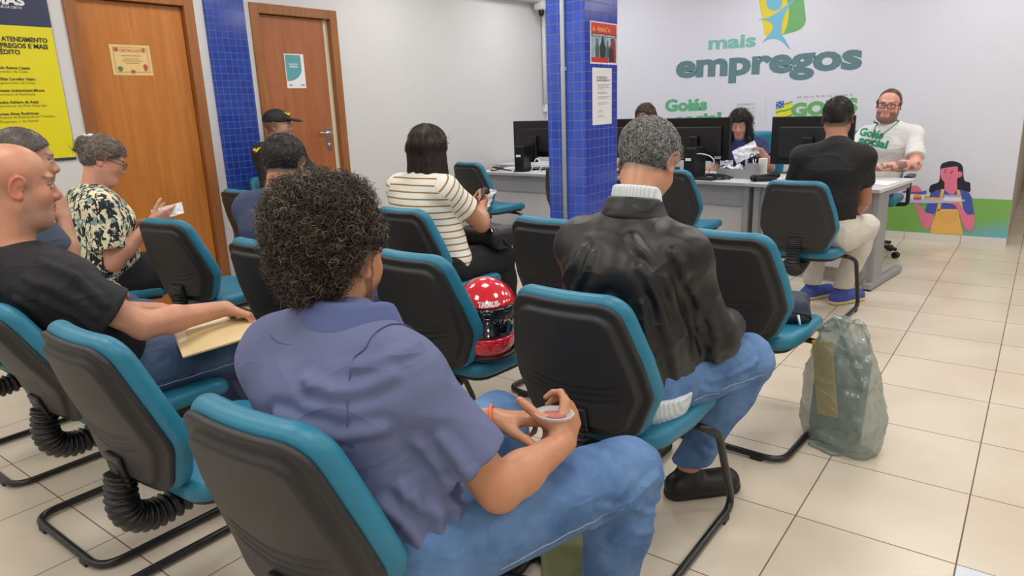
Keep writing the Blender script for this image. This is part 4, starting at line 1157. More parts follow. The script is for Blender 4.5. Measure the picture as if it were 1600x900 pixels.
def trousers(par, D, J, m, h=.008, fat=1.0, off=.014, seed=0, ank=.058, name='trousers', seam=None, waist=.10, hipw=1.0, fnx=None):
    pel = (V3(J['HR']) + V3(J['HL'])) / 2; U = unit(V3(J['HR']) - V3(J['HL'])); ws = J.get('waist', lerp(pel, J['chest'], .45))
    P = [cone(pel + V3(0, 0, .02), lerp(pel, ws, .8), .110 * fat + off, .098 * fat + off, .04, (U, 1.42 * hipw), clip=[(pel + V3(0, 0, waist), (0, 0, 1))])]
    for q in 'LR': P += leg_prims(J['H' + q], J['K' + q], J['A' + q], fat ** .7, off, True, ank - off)
    o = garment(name, P, h, m, par, D, fn=lambda V, N: .0045 * folds(V, (0, 0, 1), 16, seed) * np.clip(1 - np.abs(N[:, 2]) * .5, 0, 1) + .004 * wob(V, 22, seed + 5, 2) + .006 * np.exp(-(np.minimum(np.linalg.norm(V - V3(J['KR']), axis=1), np.linalg.norm(V - V3(J['KL']), axis=1)) / .09) ** 2) * wob(V * [1, 1, 2.2], 45, seed + 2, 2) + (fnx(V, N) if fnx else 0))
    if seam:
        for q in seam:
            H_, K_, A_ = V3(J['H' + q]), V3(J['K' + q]), V3(J['A' + q]); out = (1 if q == 'R' else -1) * U; pts = []
            me = o.data; n = len(me.vertices); co = np.zeros(n * 3); me.vertices.foreach_get('co', co); co = co.reshape(-1, 3) + D['org']
            for t in np.linspace(.12, .86, 22):
                p = lerp(H_, K_, t); dv = unit(out * 1 + V3(0, 0, -.35)); rr = (.092 + (.062 - .092) * t) * fat ** .7 + off
                q_ = p + dv * rr; i = np.argmin(((co - q_) ** 2).sum(1)); pts.append(co[i] + dv * .0005)
            tube_obj('seam', catmull([x - D['org'] for x in pts], 2), .0011, mat('seam_thread', (172, 186, 206), .8), o, 5)
    return o


def eyeglasses(par, D, rgb=(24, 22, 24), w=.026, hh=.018, thick=.0022, lens=True):
    H = D['H']; m = mat('glasses_frame', rgb, .35); parts = []
    for q in (-1, 1):
        P = [H(.0325 * q + w * math.copysign(abs(math.cos(t)) ** .6, math.cos(t)), .108 - 3.2 * (.0325 + w * q * math.cos(t) * 1) ** 2 * 1.0, .002 + hh * math.copysign(abs(math.sin(t)) ** .6, math.sin(t))) - D['org'] for t in np.linspace(0, 2 * math.pi, 25)]
        parts.append(tube(P, thick, 6))
        parts.append(tube([H(.060 * q, .098, .008) - D['org'], H(.079 * q, .05, .010) - D['org'], H(.083 * q, .0, .012) - D['org'], H(.082 * q, -.02, -.004) - D['org']], thick * .8, 6))
    parts.append(tube([H(-.009, .108, .006) - D['org'], H(.009, .108, .006) - D['org']], thick, 6))
    V, Q, T = merge(parts); g = base_obj('glasses', np_mesh('glasses', V, Q, m, T), par)
    return g


def collar(par, D, c, U, r, z0, z1, m, front=None, th=.006, name='collar', flare=.012, gap=60, fw=None, seed=1, h=.004):
    """standing / folded collar: band around the neck, open at the front"""
    fw = unit(np.cross(V3(0, 0, 1), U)) if fw is None else unit(fw); n = 64
    pts = []
    for j in range(n + 1):
        a = math.radians(gap / 2 + (360 - gap) * j / n); d = fw * math.cos(a) + U * math.sin(a); zf = -.030 * max(0, math.cos(a)) ** 1.0 + .012 * max(0, -math.cos(a))
        pts.append((V3(c) + d * (r + flare) * (1.0 if True else 1) + V3(0, 0, z0 + zf), V3(c) + d * r + V3(0, 0, z1 + zf)))
    prm = []
    for (a0, b0), (a1, b1) in zip(pts[:-1], pts[1:]):
        for t in np.linspace(0, 1, 7): prm.append(cone(lerp(a0, b0, t), lerp(a1, b1, t), th, k=.008))
    return garment(name, prm, h, m, par, D, rl=1)
def shirt(par, D, J, m, cut=(.62, .62), off=.011, w=1.0, fat=1.0, belly=0.0, h=.006, seed=0, amp=.006, name='shirt', hem=.475, flare=.008, armr=1.0, neckz=None, neckr=.062, attr=None, extra=(), fnx=None, hipw=1.0):
    P = torso_prims(J, w, fat, off, belly, hipw)
    pel = (V3(J['HR']) + V3(J['HL'])) / 2
    f0 = P[0]
    U = unit(V3(J['SR']) - V3(J['SL'])); Uh = unit(V3(J['HR']) - V3(J['HL'])); ws = V3(J.get('waist', lerp(pel + V3(0, 0, .03), J['chest'], .45)))
    P[0] = cone(pel + V3(0, 0, .03), ws, .114 * fat + off, .100 * fat + off, .04, (Uh, 1.46 * w * hipw), clip=[(V3(pel[0], pel[1], hem), (0, 0, -1))])
    P += arm_prims(J['SL'], J['EL'], J['WL'], armr, off, cut[0], flare) + arm_prims(J['SR'], J['ER'], J['WR'], armr, off, cut[1], flare)
    P.append(cone(V3(J['neck']) - V3(0, 0, .06), V3(J['neck']) - V3(0, 0, .022), neckr + .022, neckr, .04))
    P += list(extra)
    def fn(V, N):
        z = V[:, 2]; low = np.clip((ws[2] + .1 - z) / .25, .25, 1)
        u = amp * low * folds(V, (.5, .2, .6), 17, seed) + amp * .5 * wob(V, 24, seed + 4, 2)
        for s in ('R', 'L'):        # pull lines from the armpit and creases near the elbow
            a = np.linalg.norm(V - lerp(J['S' + s], J['E' + s], .25), axis=1); u = u + amp * .8 * np.exp(-(a / .12) ** 2) * folds(V, V3(J['E' + s]) - V3(J['S' + s]) + V3(0, 0, .2), 32, seed + 7)
        if fnx is not None: u = u + fnx(V, N)
        return u
    return garment(name, P, h, m, par, D, fn=fn, attr=attr)


def cloth(name, rgb, rough=.8, var=.08, vs=8, bump=.3, sheen=0.0, fold=.38, **k): return mat(name, rgb, rough, var=var, vscale=vs, bump=bump, bscale=900, sheen=sheen, fold=fold, **k)


def seated(x, y, yaw=0, lean=0.0, knee=.22, spread=.12, sh=.175, hz=.53):
    """default seated skeleton around a seat centre, already turned"""
    a = math.radians(yaw); T = lambda u, v, z: V3(x + u * math.cos(a) - v * math.sin(a), y + u * math.sin(a) + v * math.cos(a), z)
    v0 = -.10; L = lean
    return dict(HL=T(-.095, v0, hz), HR=T(.095, v0, hz), KL=T(-spread, v0 + .44, .505), KR=T(spread, v0 + .44, .505), AL=T(-spread, v0 + .44 + .03, .09), AR=T(spread, v0 + .44 + .03, .09),
                chest=T(0, v0 - .01 + .55 * L, .83), neck=T(0, v0 - .0 + L, .98), SL=T(-sh, v0 + .01 + .9 * L, .925), SR=T(sh, v0 + .01 + .9 * L, .925),
                EL=T(-sh - .05, v0 + .12 + .8 * L, .67), ER=T(sh + .05, v0 + .12 + .8 * L, .67), WL=T(-.09, v0 + .34 + .4 * L, .645), WR=T(.09, v0 + .34 + .4 * L, .645), FL=yaw, FR=yaw), T


SK_TAN, SK_LIGHT, SK_PINK, SK_BROWN = (194, 136, 102), (222, 172, 142), (226, 160, 140), (176, 122, 90)
GP = 'people waiting and working in the office'

# ======== 1. curly haired man in the slate blue polo
J, T_ = seated(-.96, .93)
J.update(HR=V3(-.85, .83, .53), HL=V3(-1.05, .83, .53), KR=V3(-.685, 1.315, .505), KL=V3(-1.075, 1.33, .52), AR=V3(-.73, 1.27, .09), AL=V3(-1.12, 1.42, .09),
         waist=V3(-.965, .79, .68), chest=V3(-.99, .765, .835), neck=V3(-1.005, .785, .965), SR=V3(-.862, .805, .875), SL=V3(-1.150, .745, .885),
         ER=V3(-.732, .898, .650), WR=at(880, 692, 'z', .665), EL=V3(-1.245, .86, .66), WL=at(772, 656, 'z', .675))
hd = (V3(-1.040, .822, 1.078), (9, 8, 3), 1.02)
p1, D = person('curly haired man in a slate blue polo and jeans seated nearest the camera', None, (-.96, .9, 0), J, SK_TAN, hd, h=.0048, w=.98, fat=1.0,
               hands=[('R', (-.25, .75, .42), (-.9, -.1, -.25), dict(curl=((30, 55, 40), (35, 60, 45), (40, 65, 45), (45, 70, 45)), thumb=(.25, .55, .75), tcurl=15)),
                      ('L', (.80, .50, .05), (.25, -.1, -.95), dict(curl=((15, 30, 20), (25, 40, 30), (35, 55, 35), (45, 60, 35)), thumb=(.6, .6, .3), tcurl=10))],
               hcol=dict(stub=(.05, .04, .03), stub_amt=.7, beard=(.05, .035, .03), beard_amt=.75))
m = cloth('polo_fabric', (104, 112, 150), .85, .10, 5)
arms = dict(w=1.0, fat=1.02, seed=3)
sh1 = shirt(p1, D, J, m, cut=(.68, .72), h=.0048, amp=.0045, hem=.475, flare=.014, armr=.98, fnx=fold_lines([((745, 770), (765, 820), (790, 870)), ((705, 760), (725, 820), (735, 885)), ((655, 700), (690, 760), (700, 830)), ((690, 700), (720, 735), (735, 760)), ((470, 590), (540, 600), (610, 575), .5), ((560, 560), (620, 545), (655, 530), .5), ((430, 650), (520, 690), (600, 680), .6), ((600, 800), (650, 840), (680, 895)), ((640, 770), (680, 800), (735, 790), .8)], .007, .012), **arms)
U = unit(J['SR'] - J['SL'])
collar(p1, D, J['neck'] + V3(.010, .020, .016), U, .076, -.026, .018, cloth('collar_rib', (90, 102, 152), .8, fold=0), gap=50, flare=.017, th=.0058)
# armhole seam and back yoke of the polo
def seam_on(obj, D, pts, m, r=.0012, name='seam', lift=.0006):
    me = obj.data; n = len(me.vertices); co = np.zeros(n * 3); me.vertices.foreach_get('co', co); co = co.reshape(-1, 3); no = np.zeros(n * 3); me.vertices.foreach_get('normal', no); no = no.reshape(-1, 3)
    out = []
    for q in pts:
        i = np.argmin(((co + D['org'] - q) ** 2).sum(1)); out.append(co[i] + no[i] * lift)
    out = np.array(out)
    for _ in range(4): out[1:-1] = out[1:-1] * .5 + (out[:-2] + out[2:]) * .25
    return tube_obj(name, catmull(out, 2), r, m, obj, 5)


dkp = mat('polo_seam', (80, 88, 126), .8)
ax_ = unit(J['ER'] - J['SR']); c0 = J['SR'] - V3(.035, -.0, .0); pr = []
for t in np.linspace(-2.2, .4, 60):
    a_ = unit(np.cross(ax_, V3(0, 1, 0))); b_ = unit(np.cross(ax_, a_)); pr.append(J['SR'] - U * .03 - V3(0, 0, .035) + (V3(0, -1, 0) * math.cos(t) * .09 + V3(0, 0, 1) * -math.sin(t) * .11))
seam_on(sh1, D, pr, dkp, .0013, lift=.0022)
seam_on(sh1, D, [J['neck'] + V3(-.012, .012, -.03) + (V3(0, -1, 0) * math.cos(t) + V3(1, .2, 0) * math.sin(t)) * .100 for t in np.linspace(-1.5, 1.3, 20)], dkp, .0009)
tr1 = trousers(p1, D, J, JEANS, h=.006, fat=1.02, seed=2, seam='R', waist=.06, fnx=fold_lines([((1000, 795), (1020, 800), (1042, 780)), ((930, 830), (980, 803), (1035, 805)), ((945, 800), (990, 788), (1032, 745)), ((950, 850), (990, 835), (1030, 830), .7)], .006, .009))
mb_ = mat('black_leather', (26, 25, 26), .45); so_ = mat('dark_sole', (38, 36, 34), .7)
for q in 'RL': shoe('shoe', J['A' + q], 10 if q == 'L' else -8, mb_, so_, p1, D['org'])
# curls
hp = [ell(D['H'](0, -.038, .048), V3(.094, .100, .092), D['R'], .03, fn=lambda x, y, z: hairline('short')(x, y - .030, z + .048) * .8 + .002),
      ell(D['H'](0, -.066, -.008), V3(.071, .048, .070), D['R'], .03, fn=lambda x, y, z: (-.085 - (z - .005)) ), ] + [ell(D['H'](.092 * q, .004, -.022), V3(.036, .048, .052), D['R'], .01, sub=True) for q in (-1, 1)]
hair_obj(p1, D, hp, .005, [(40, 32, 27), (58, 47, 38), (78, 64, 52), (46, 37, 31), (128, 110, 92), (62, 50, 42)], 9500, .024, lambda P, N: P - D['H'](0, -.04, .10), (30, 24, 20),
         bumps=lambda V: .008 * wob(V, 100, 5, 2), curl=.0062, turns=1.5, rad=.0009, seg=12, lift=.8, jitter=1.6, seed=4,
         mask=lambda c: 1 - (((c - D['c']) @ D['R'][:, 2] < .030) & ((c - D['c']) @ D['R'][:, 1] > -.030 - .25 * np.maximum(0, .03 - (c - D['c']) @ D['R'][:, 2]))).astype(float))
V, Q, T = tube([tuple(J['WL'] * 1 - D['org'] + unit(J['EL'] - J['WL']) * .006 + (unit(np.cross(J['EL'] - J['WL'], (0, 0, 1))) * math.cos(t) + V3(0, 0, 1) * math.sin(t)) * .032) for t in np.linspace(0, 6.2832, 26)], .0035, 8, caps=False)
base_obj('wristband', np_mesh('wristband', V, Q, mat('orange_rubber', (246, 110, 62), .5), T), p1)

# ======== 2. bald man in the black polo
J, T_ = seated(-2.44, .98, -4)
hc = at(24, 289, 'x', -2.45)
J.update(HR=V3(-2.34, .86, .53), HL=V3(-2.55, .86, .53), KR=V3(-2.27, 1.36, .52), KL=V3(-2.56, 1.40, .54), chest=V3(-2.44, .80, .82), neck=V3(-2.45, .72, .955), waist=V3(-2.44, .86, .68),
         SR=V3(-2.25, .77, .885), SL=V3(-2.65, .74, .90), ER=at(225, 508, 'x', -2.16), WR=at(352, 482, 'z', .70), EL=V3(-2.72, .95, .68), WL=V3(-2.52, 1.18, .66), AR=V3(-2.28, 1.42, .09), AL=V3(-2.58, 1.45, .09))
p2, D = person('bald man in a black polo and jeans with an envelope on his lap', None, (-2.44, .95, 0), J, (206, 146, 118), (hc, (-8, 8, 4), 1.03), h=.0038, w=1.12, fat=1.18, belly=.02, neckr=.066, arm=1.08,
               headopt=dict(fat=1.14), hands=[('R', (.35, .80, -.45), (0, -.35, -1), dict(curl=((30, 30, 20), (35, 35, 25), (40, 40, 25), (45, 40, 25)))), ('L', (.5, .8, -.2), (0, -.1, -1), dict())], hcol=dict(flush=.22, beard=(.35, .26, .22), beard_amt=.35))
m = cloth('black_polo', (21, 22, 28), .75, .1)
shirt(p2, D, J, m, cut=(.66, .66), w=1.13, fat=1.2, belly=.035, h=.006, seed=11, amp=.004, flare=.018, armr=1.12, neckr=.07, fnx=fold_lines([((60, 400), (120, 425), (170, 470)), ((30, 430), (90, 455), (150, 500)), ((70, 480), (120, 500), (170, 540)), ((20, 470), (60, 500), (100, 545))], .006, .012))
collar(p2, D, J['neck'] + V3(0, .015, .008), V3(1, 0, 0), .078, -.028, .018, cloth('black_collar', (18, 19, 25), .7), gap=40, flare=.02)
trousers(p2, D, J, JEANS_D, h=.007, fat=1.12, seed=12, seam='R')
for q in 'RL': shoe('shoe', J['A' + q], 0, mb_, so_, p2, D['org'])

# ======== 3. person behind the bald man
J, T_ = seated(-3.18, 1.02, -4)
hc = at(38, 250, 'x', -3.1)
J.update(neck=hc + V3(-.0, -.07, -.155), chest=V3(-3.16, hc[1] - .05, .83), SR=V3(-2.99, hc[1] - .04, .92), SL=V3(-3.34, hc[1] - .05, .92))
ha = at(101, 322, 'x', -3.03); el = at(107, 408, 'x', -2.99)
J.update(ER=el, WR=ha + V3(0, -.01, -.045))
p3, D = person('person with cropped grey hair resting a hand over the mouth, behind the bald man', None, (-3.18, 1.0, 0), J, (196, 146, 118), (hc, (-12, 10, 0), 1.0), h=.007, hcol=dict(stub=(.16, .14, .12), stub_amt=.75),
               hands=[('R', (-.1, -.15, 1), (-.95, -.3, 0), dict(curl=((25, 50, 40),) * 4)), ('L', (.6, .8, -.2), (0, 0, -1), dict())])
shirt(p3, D, J, cloth('grey_blue_shirt', (70, 84, 104)), cut=(.6, .6), h=.009, seed=21)
trousers(p3, D, J, JEANS_D, h=.010, seed=22)
for q in 'RL': shoe('shoe', J['A' + q], 0, mb_, so_, p3, D['org'])
hair_obj(p3, D, cap_prims(D, .004), .007, [(120, 112, 104), (150, 142, 134), (90, 82, 76)], 1800, .012, flow_crown(D), (84, 76, 70), rad=.0007, seg=3, lift=.3)

# ======== 4. woman in the leaf print blouse
J, T_ = seated(-3.98, 1.66, -14)
hc = at(163, 250, 'x', -3.93)
nk = at(140, 297, 'x', -3.96)
J.update(neck=nk + V3(0, 0, -.02), chest=nk + V3(.01, .02, -.16), SR=nk + V3(.17, -.03, -.075), SL=nk + V3(-.18, .03, -.075), ER=at(178, 412, 'x', -3.74), WR=at(238, 345, 'x', -3.66), WL=at(236, 347, 'x', -3.78), EL=V3(-4.2, 1.8, .72))
p4, D = person('woman in a leaf print blouse and glasses with grey hair in a bun', None, (-3.98, 1.64, 0), J, (214, 156, 132), (hc, (-26, 26, 0), .97), h=.0055, w=1.1, fat=1.18, belly=.02, headopt=dict(fat=1.12), neckr=.058,
               hands=[('R', (.35, .85, .25), (-.9, .2, .3), dict(curl=((10, 15, 10), (12, 18, 10), (20, 25, 15), (30, 30, 20)), s=.92)), ('L', (.5, .8, .1), (.6, -.2, .7), dict(s=.92))], hcol=dict(flush=.2, closed=False))
m = mat('leaf_print', (226, 216, 182), .8); N, L, b = nodes(m); tc = N.new('ShaderNodeTexCoord')
def thr(scale, sx, lo, seedv, kind='ShaderNodeTexNoise'):
    mp = N.new('ShaderNodeMapping'); mp.inputs['Scale'].default_value = sx; mp.inputs['Location'].default_value = (seedv, seedv * 2, 0); mp.inputs['Rotation'].default_value = (.6, .5 * seedv, .9)
    L.new(tc.outputs['Object'], mp.inputs['Vector']); t = N.new('ShaderNodeTexNoise'); t.inputs['Scale'].default_value = scale; t.inputs['Detail'].default_value = 0; t.inputs['Distortion'].default_value = 1.2; L.new(mp.outputs[0], t.inputs['Vector'])
    g = N.new('ShaderNodeMath'); g.operation = 'GREATER_THAN'; g.inputs[1].default_value = lo; L.new(t.outputs['Fac'], g.inputs[0]); return g.outputs[0]
prev = None
for rgb, a_ in (((124, 158, 152), (14, (1, 1, 2), .56, 3)), ((30, 34, 42), (16, (1.8, 1, 1), .57, 7)), ((36, 40, 48), (20, (1, 2.6, 1), .59, 1)), ((240, 234, 206), (30, (2, 1, 1), .64, 5))):
    f_ = thr(*a_); mx = N.new('ShaderNodeMix'); mx.data_type = 'RGBA'; L.new(f_, mx.inputs['Factor']); mx.inputs['B'].default_value = (*lin(rgb), 1)
    if prev is None: mx.inputs['A'].default_value = (*lin((226, 216, 182)), 1)
    else: L.new(prev, mx.inputs['A'])
    prev = mx.outputs['Result']
L.new(prev, b.inputs['Base Color'])
shirt(p4, D, J, m, cut=(.72, .74), w=1.12, fat=1.22, belly=.03, h=.007, seed=31, amp=.005, flare=.02, armr=1.18, off=.013, neckr=.064)
trousers(p4, D, J, cloth('black_trousers', (26, 27, 32)), h=.009, fat=1.15, seed=32)
for q in 'RL': shoe('shoe', J['A' + q], -14, mb_, so_, p4, D['org'])
hb = cap_prims(D, .014, 'long', up=.0) + [ell(D['H'](0, -.105, .045), V3(.045, .040, .045), D['R'], .02), cone(D['H'](0, -.12, .03), D['H'](.01, -.145, .0), .022, .008, .02), ell(D['H'](0, -.06, .0), V3(.07, .055, .06), D['R'], .03)]
fl4 = lambda P, N: D['H'](0, -.13, .05) - P
hair_obj(p4, D, hb, .005, [(120, 104, 92), (158, 146, 134), (88, 74, 64), (188, 180, 170), (104, 88, 76)], 5200, .05, fl4, (96, 82, 71), bumps=lambda V: .002 * wob(V, 90, 3), rad=.0007, seg=6, lift=.10, jitter=.25, follow=.07)
eyeglasses(p4, D, (60, 36, 30))
sc1, _, _ = sdf_obj('hair_tie', [sph(D['H'](0, -.105, .092) + V3(.018 * math.cos(t), .018 * math.sin(t), .006 * math.sin(3 * t)), .009, .006) for t in np.linspace(0, 6.28, 9)], .004, mat('white_scrunchie', (226, 226, 224), .7), p4, D['org'])

# ======== 5. man in the navy shirt
J, T_ = seated(-2.56, 1.86, 6)
hc = at(446, 257, 'y', 1.84); nk = at(432, 306, 'y', 1.79)
J.update(neck=nk, chest=nk + V3(.0, -.01, -.14), SR=nk + V3(.18, .03, -.06), SL=nk + V3(-.17, -.03, -.06), HL=V3(-2.62, 1.78, .53), HR=V3(-2.43, 1.79, .53))
p5, D = person('man with greying cropped hair in a navy shirt, seated behind the curly haired man', None, (-2.56, 1.86, 0), J, (208, 146, 118), (hc, (22, 22, 0), 1.0), h=.006, w=1.02,
               hcol=dict(stub=(.06, .055, .05), stub_amt=.85), hands=[('R', (-.5, .8, -.2), (0, 0, -1), {}), ('L', (.5, .8, -.2), (0, 0, -1), {})])
shirt(p5, D, J, cloth('navy_shirt', (58, 70, 104)), cut=(.62, .62), h=.007, seed=41, flare=.012, armr=1.0)
box2('shirt_stripe', nk + V3(-.16, -.155, -.235) - D['org'], nk + V3(.10, -.148, -.205) - D['org'], mat('grey_band', (160, 162, 160), .8), p5)
trousers(p5, D, J, JEANS_D, h=.010, seed=42)
for q in 'RL': shoe('shoe', J['A' + q], 6, mb_, so_, p5, D['org'])
hair_obj(p5, D, cap_prims(D, .009, 'short'), .005, [(34, 32, 32), (60, 58, 58), (120, 118, 118), (28, 26, 26), (46, 44, 44)], 5200, .013, flow_crown(D), (34, 31, 30), rad=.0007, seg=3, lift=.6, jitter=.6)

# ======== 6. guard
J, T_ = seated(-4.66, 3.40, -62)
hc = at(435, 197, 'x', -4.64); nk = hc + V3(-.03, -.015, -.15)
J.update(neck=nk, chest=nk + V3(0, 0, -.15), SR=nk + V3(.06, -.17, -.035), SL=nk + V3(-.06, .19, -.045))
J['ER'] = J['SR'] + V3(.06, -.02, -.26); J['EL'] = J['SL'] + V3(.14, .08, -.24)
p6, D = person('guard in a black cap and black uniform with yellow badges, against the left wall', None, (-4.66, 3.40, 0), J, (176, 128, 104), (hc, (-52, 2, 0), 1.0), h=.006, w=1.05, fat=1.08,
               hcol=dict(stub=(.05, .04, .04), stub_amt=.6, beard=(.25, .2, .18), beard_amt=.3), hands=[('R', (.8, .3, -.3), (0, 0, -1), {}), ('L', (.8, -.2, -.3), (0, 0, -1), {})])
mu = cloth('black_uniform', (22, 23, 27), .7)
gs = shirt(p6, D, J, mu, cut=(1.9, 1.9), fat=1.1, h=.008, seed=51)
trousers(p6, D, J, mu, h=.011, seed=52)
for q in 'RL': shoe('shoe', J['A' + q], -62, mb_, so_, p6, D['org'])
cp = [ell(D['H'](0, -.012, .045), V3(.084, .104, .082), D['R'], .01, fn=lambda x, y, z: -(z + .015)), ell(D['H'](0, .125, .045), V3(.062, .062, .010), D['R'] @ headframe(0, 10), .012)]
cap, _, _ = sdf_obj('cap', cp, .005, mu, p6, D['org'])
ym = mat('yellow_thread', (222, 196, 40), .7)
def badge(c, u, v, n, s, par):
    P = [(-1, .1), (-.5, .45), (-.1, .2), (.3, .5), (1, .6), (.45, .05), (.2, -.3), (-.2, -.5), (-.25, -.1), (-.7, -.15)]
    return plate('badge', [V3(c) + V3(u) * x * s + V3(v) * y * s - D['org'] for x, y in P], n, .002, ym, par)
fr = D['R'][:, 1]; rt = D['R'][:, 0]; upv = D['R'][:, 2]
badge(D['H'](.03, .085, .088), unit(rt * .8 - fr * .5), unit(upv * .9 - fr * .5), unit(fr * .8 + upv * .5 + rt * .5), .026, cap)
for k, (q, sz) in enumerate((((401, 215), .030), ((402, 235), .036))):
    c, nn_ = surf_pt(gs, D, *q); nn_ = unit(nn_); uu = unit(np.cross((0, 0, 1), nn_)); badge(c + nn_ * .004, uu, np.cross(nn_, uu), nn_, sz, gs)

# ======== 7. woman in the striped shirt
J, T_ = seated(-2.55, 2.75, -2)
nk = at(658, 278, 'y', 2.66); hc = at(669, 232, 'y', 2.71)
J.update(neck=nk, chest=nk + V3(0, -.0, -.15), SR=nk + V3(.165, .0, -.06), SL=nk + V3(-.16, .0, -.06), ER=at(752, 350, 'y', 2.86), WR=at(752, 326, 'y', 3.06), HL=V3(-2.62, 2.68, .53), HR=V3(-2.42, 2.68, .53))
J['WL'] = J['WR'] + V3(-.10, .02, 0)
p7, D = person('woman with straight dark hair in a white and mustard striped shirt', None, (-2.55, 2.73, 0), J, (196, 140, 108), (hc, (4, 18, 0), .96), h=.0065, w=1.03, fat=1.06, arm=1.12,
               hands=[('R', (-.1, .9, .3), (-1, 0, 0), dict(s=.9)), ('L', (.1, .9, .3), (1, 0, 0), dict(s=.9))])
m = mat('striped_jersey', (232, 230, 222), .8, bump=.2, bscale=800); N, L, b = nodes(m)
a_ = N.new('ShaderNodeAttribute'); a_.attribute_name = 'u'; fr_ = N.new('ShaderNodeMath'); fr_.operation = 'FRACT'; L.new(a_.outputs['Fac'], fr_.inputs[0])
gt = N.new('ShaderNodeMath'); gt.operation = 'LESS_THAN'; gt.inputs[1].default_value = .22; L.new(fr_.outputs[0], gt.inputs[0])
mx = N.new('ShaderNodeMix'); mx.data_type = 'RGBA'; mx.inputs['A'].default_value = (*lin((232, 230, 222)), 1); mx.inputs['B'].default_value = (*lin((156, 118, 48)), 1); L.new(gt.outputs[0], mx.inputs['Factor']); L.new(mx.outputs['Result'], b.inputs['Base Color'])
def stripes(V):
    u = V[:, 2] / .033 + .3 * wob(V, 5, 3, 1)
    for s in 'RL':
        S, E = J['S' + s], J['E' + s]; ax = unit(E - S); t = (V - S) @ ax; dist = np.linalg.norm(V - S - np.outer(np.clip(t, 0, .4), ax), axis=1)
        c = (S - J['neck']); lat = (V - S) @ unit(V3(c[0], c[1], 0)); on = (lat > -.005) & (dist < .085); u = np.where(on, t / .036 + .5, u)
    return dict(u=u)
shirt(p7, D, J, m, cut=(.6, .6), h=.006, w=1.04, fat=1.08, seed=61, flare=.014, armr=1.16, attr=stripes, hem=.44)
trousers(p7, D, J, cloth('black_trousers_b', (24, 25, 29)), h=.010, seed=62)
for q in 'RL': shoe('shoe', J['A' + q], 0, mb_, so_, p7, D['org'])
def longhair(D, down=.20, wd=.078, back=.0, th=.014, r=.040, n=7):
    P = cap_prims(D, th, 'long')
    c = D['c']
    for a in np.linspace(-105, 105, n):
        d = unit(D['R'] @ V3(math.sin(math.radians(a)), -math.cos(math.radians(a)), 0) * V3(1, 1, .0) + V3(0, 0, 1e-3)); top = D['H'](0, -.014, .02) + d * wd * .9 * D['s']
        P.append(cone(top, V3(c[0], c[1], c[2] - down) + d * (wd + .012 + back), r * .8, r * .55, .03))
    return P
hair_obj(p7, D, longhair(D, .165) + [cone(D['H'](-.05, -.05, -.0), D['c'] + V3(-.105, -.05, -.175), .034, .012, .03), cone(D['H'](-.02, -.07, -.0), D['c'] + V3(-.06, -.075, -.19), .034, .014, .03)], .006, [(44, 32, 28), (60, 44, 38), (34, 25, 23), (78, 58, 50)], 5200, .07, flow_long(D), (38, 28, 25), bumps=lambda V: .003 * wob(V * [1, 1, .15], 90, 3), rad=.0008, seg=5, lift=.05, jitter=.12, follow=.14)

# ======== 8. grey haired man in the black jacket
J, T_ = seated(-.945, 1.82)
hc = at(1013, 254, 'y', 1.94)
J.update(HR=V3(-.84, 1.75, .53), HL=V3(-1.05, 1.75, .53), waist=V3(-.935, 1.72, .70), chest=V3(-.925, 1.745, .86), neck=V3(-.925, 1.80, 1.015), SR=V3(-.765, 1.80, .918), SL=V3(-1.095, 1.79, .922),
         ER=V3(-.715, 1.93, .645), EL=V3(-1.13, 1.93, .70), FR=-42, FL=0, WR=V3(-.76, 2.14, .63), WL=V3(-1.05, 2.15, .63), KR=V3(-.70, 2.20, .50), KL=V3(-1.08, 2.22, .50), AR=at(1076, 728, 'z', .11), AL=V3(-1.08, 2.20, .10))
p8, D = person('grey haired man with bowed head in a black jacket, jeans and black shoes', None, (-.945, 1.8, 0), J, (206, 148, 118), (hc, (-2, 34, 2), 1.03), h=.005, w=.96, fat=1.0,
               neckr=.051, hcol=dict(stub=(.14, .14, .14), stub_amt=.5), hands=[('R', (-.6, .7, -.2), (0, 0, -1), {}), ('L', (.6, .7, -.2), (0, 0, -1), {})])
mj = mat('black_jacket', (15, 16, 20), .40, bump=.2, bscale=600, fold=.35, fscale=5)
shirt(p8, D, J, mj, cut=(1.86, 1.86), w=.97, fat=1.03, off=.013, h=.0055, seed=71, amp=.007, hem=.52, armr=1.02, extra=[ell((-.925, 1.77, .66), (.185, .135, .20), None, .06), ell((-.84, 1.88, .60), (.11, .12, .10), None, .05)], fnx=fold_lines([((985, 365), (1040, 430), (1075, 520)), ((1000, 410), (1040, 490), (1062, 590)), ((1045, 390), (1080, 460), (1095, 560)), ((950, 470), (968, 540), (975, 620)), ((1085, 450), (1112, 520), (1122, 590)), ((1000, 480), (1020, 560), (1045, 640)), ((905, 385), (892, 410), (878, 440)), ((918, 395), (905, 430), (888, 475)), ((1095, 520), (1110, 560), (1135, 580)), ((920, 560), (930, 610), (935, 660)), ((890, 480), (915, 500), (945, 505), .6)], .0062, .013), name='jacket', neckr=.066)
Ux = V3(1, 0, 0)
collar(p8, D, J['neck'] + V3(0, .012, .016), Ux, .070, -.018, .030, mj, gap=70, flare=.022, th=.006)
ms = mat('pale_stripe_shirt', (206, 216, 222), .8); N, L, b = nodes(ms); g = N.new('ShaderNodeTexCoord'); w_ = N.new('ShaderNodeTexWave'); w_.inputs['Scale'].default_value = 36; L.new(g.outputs['Object'], w_.inputs['Vector'])
r_ = N.new('ShaderNodeValToRGB'); r_.color_ramp.elements[0].color = (*lin((196, 206, 212)), 1); r_.color_ramp.elements[1].color = (*lin((222, 230, 234)), 1); L.new(w_.outputs['Fac'], r_.inputs['Fac']); L.new(r_.outputs['Color'], b.inputs['Base Color'])
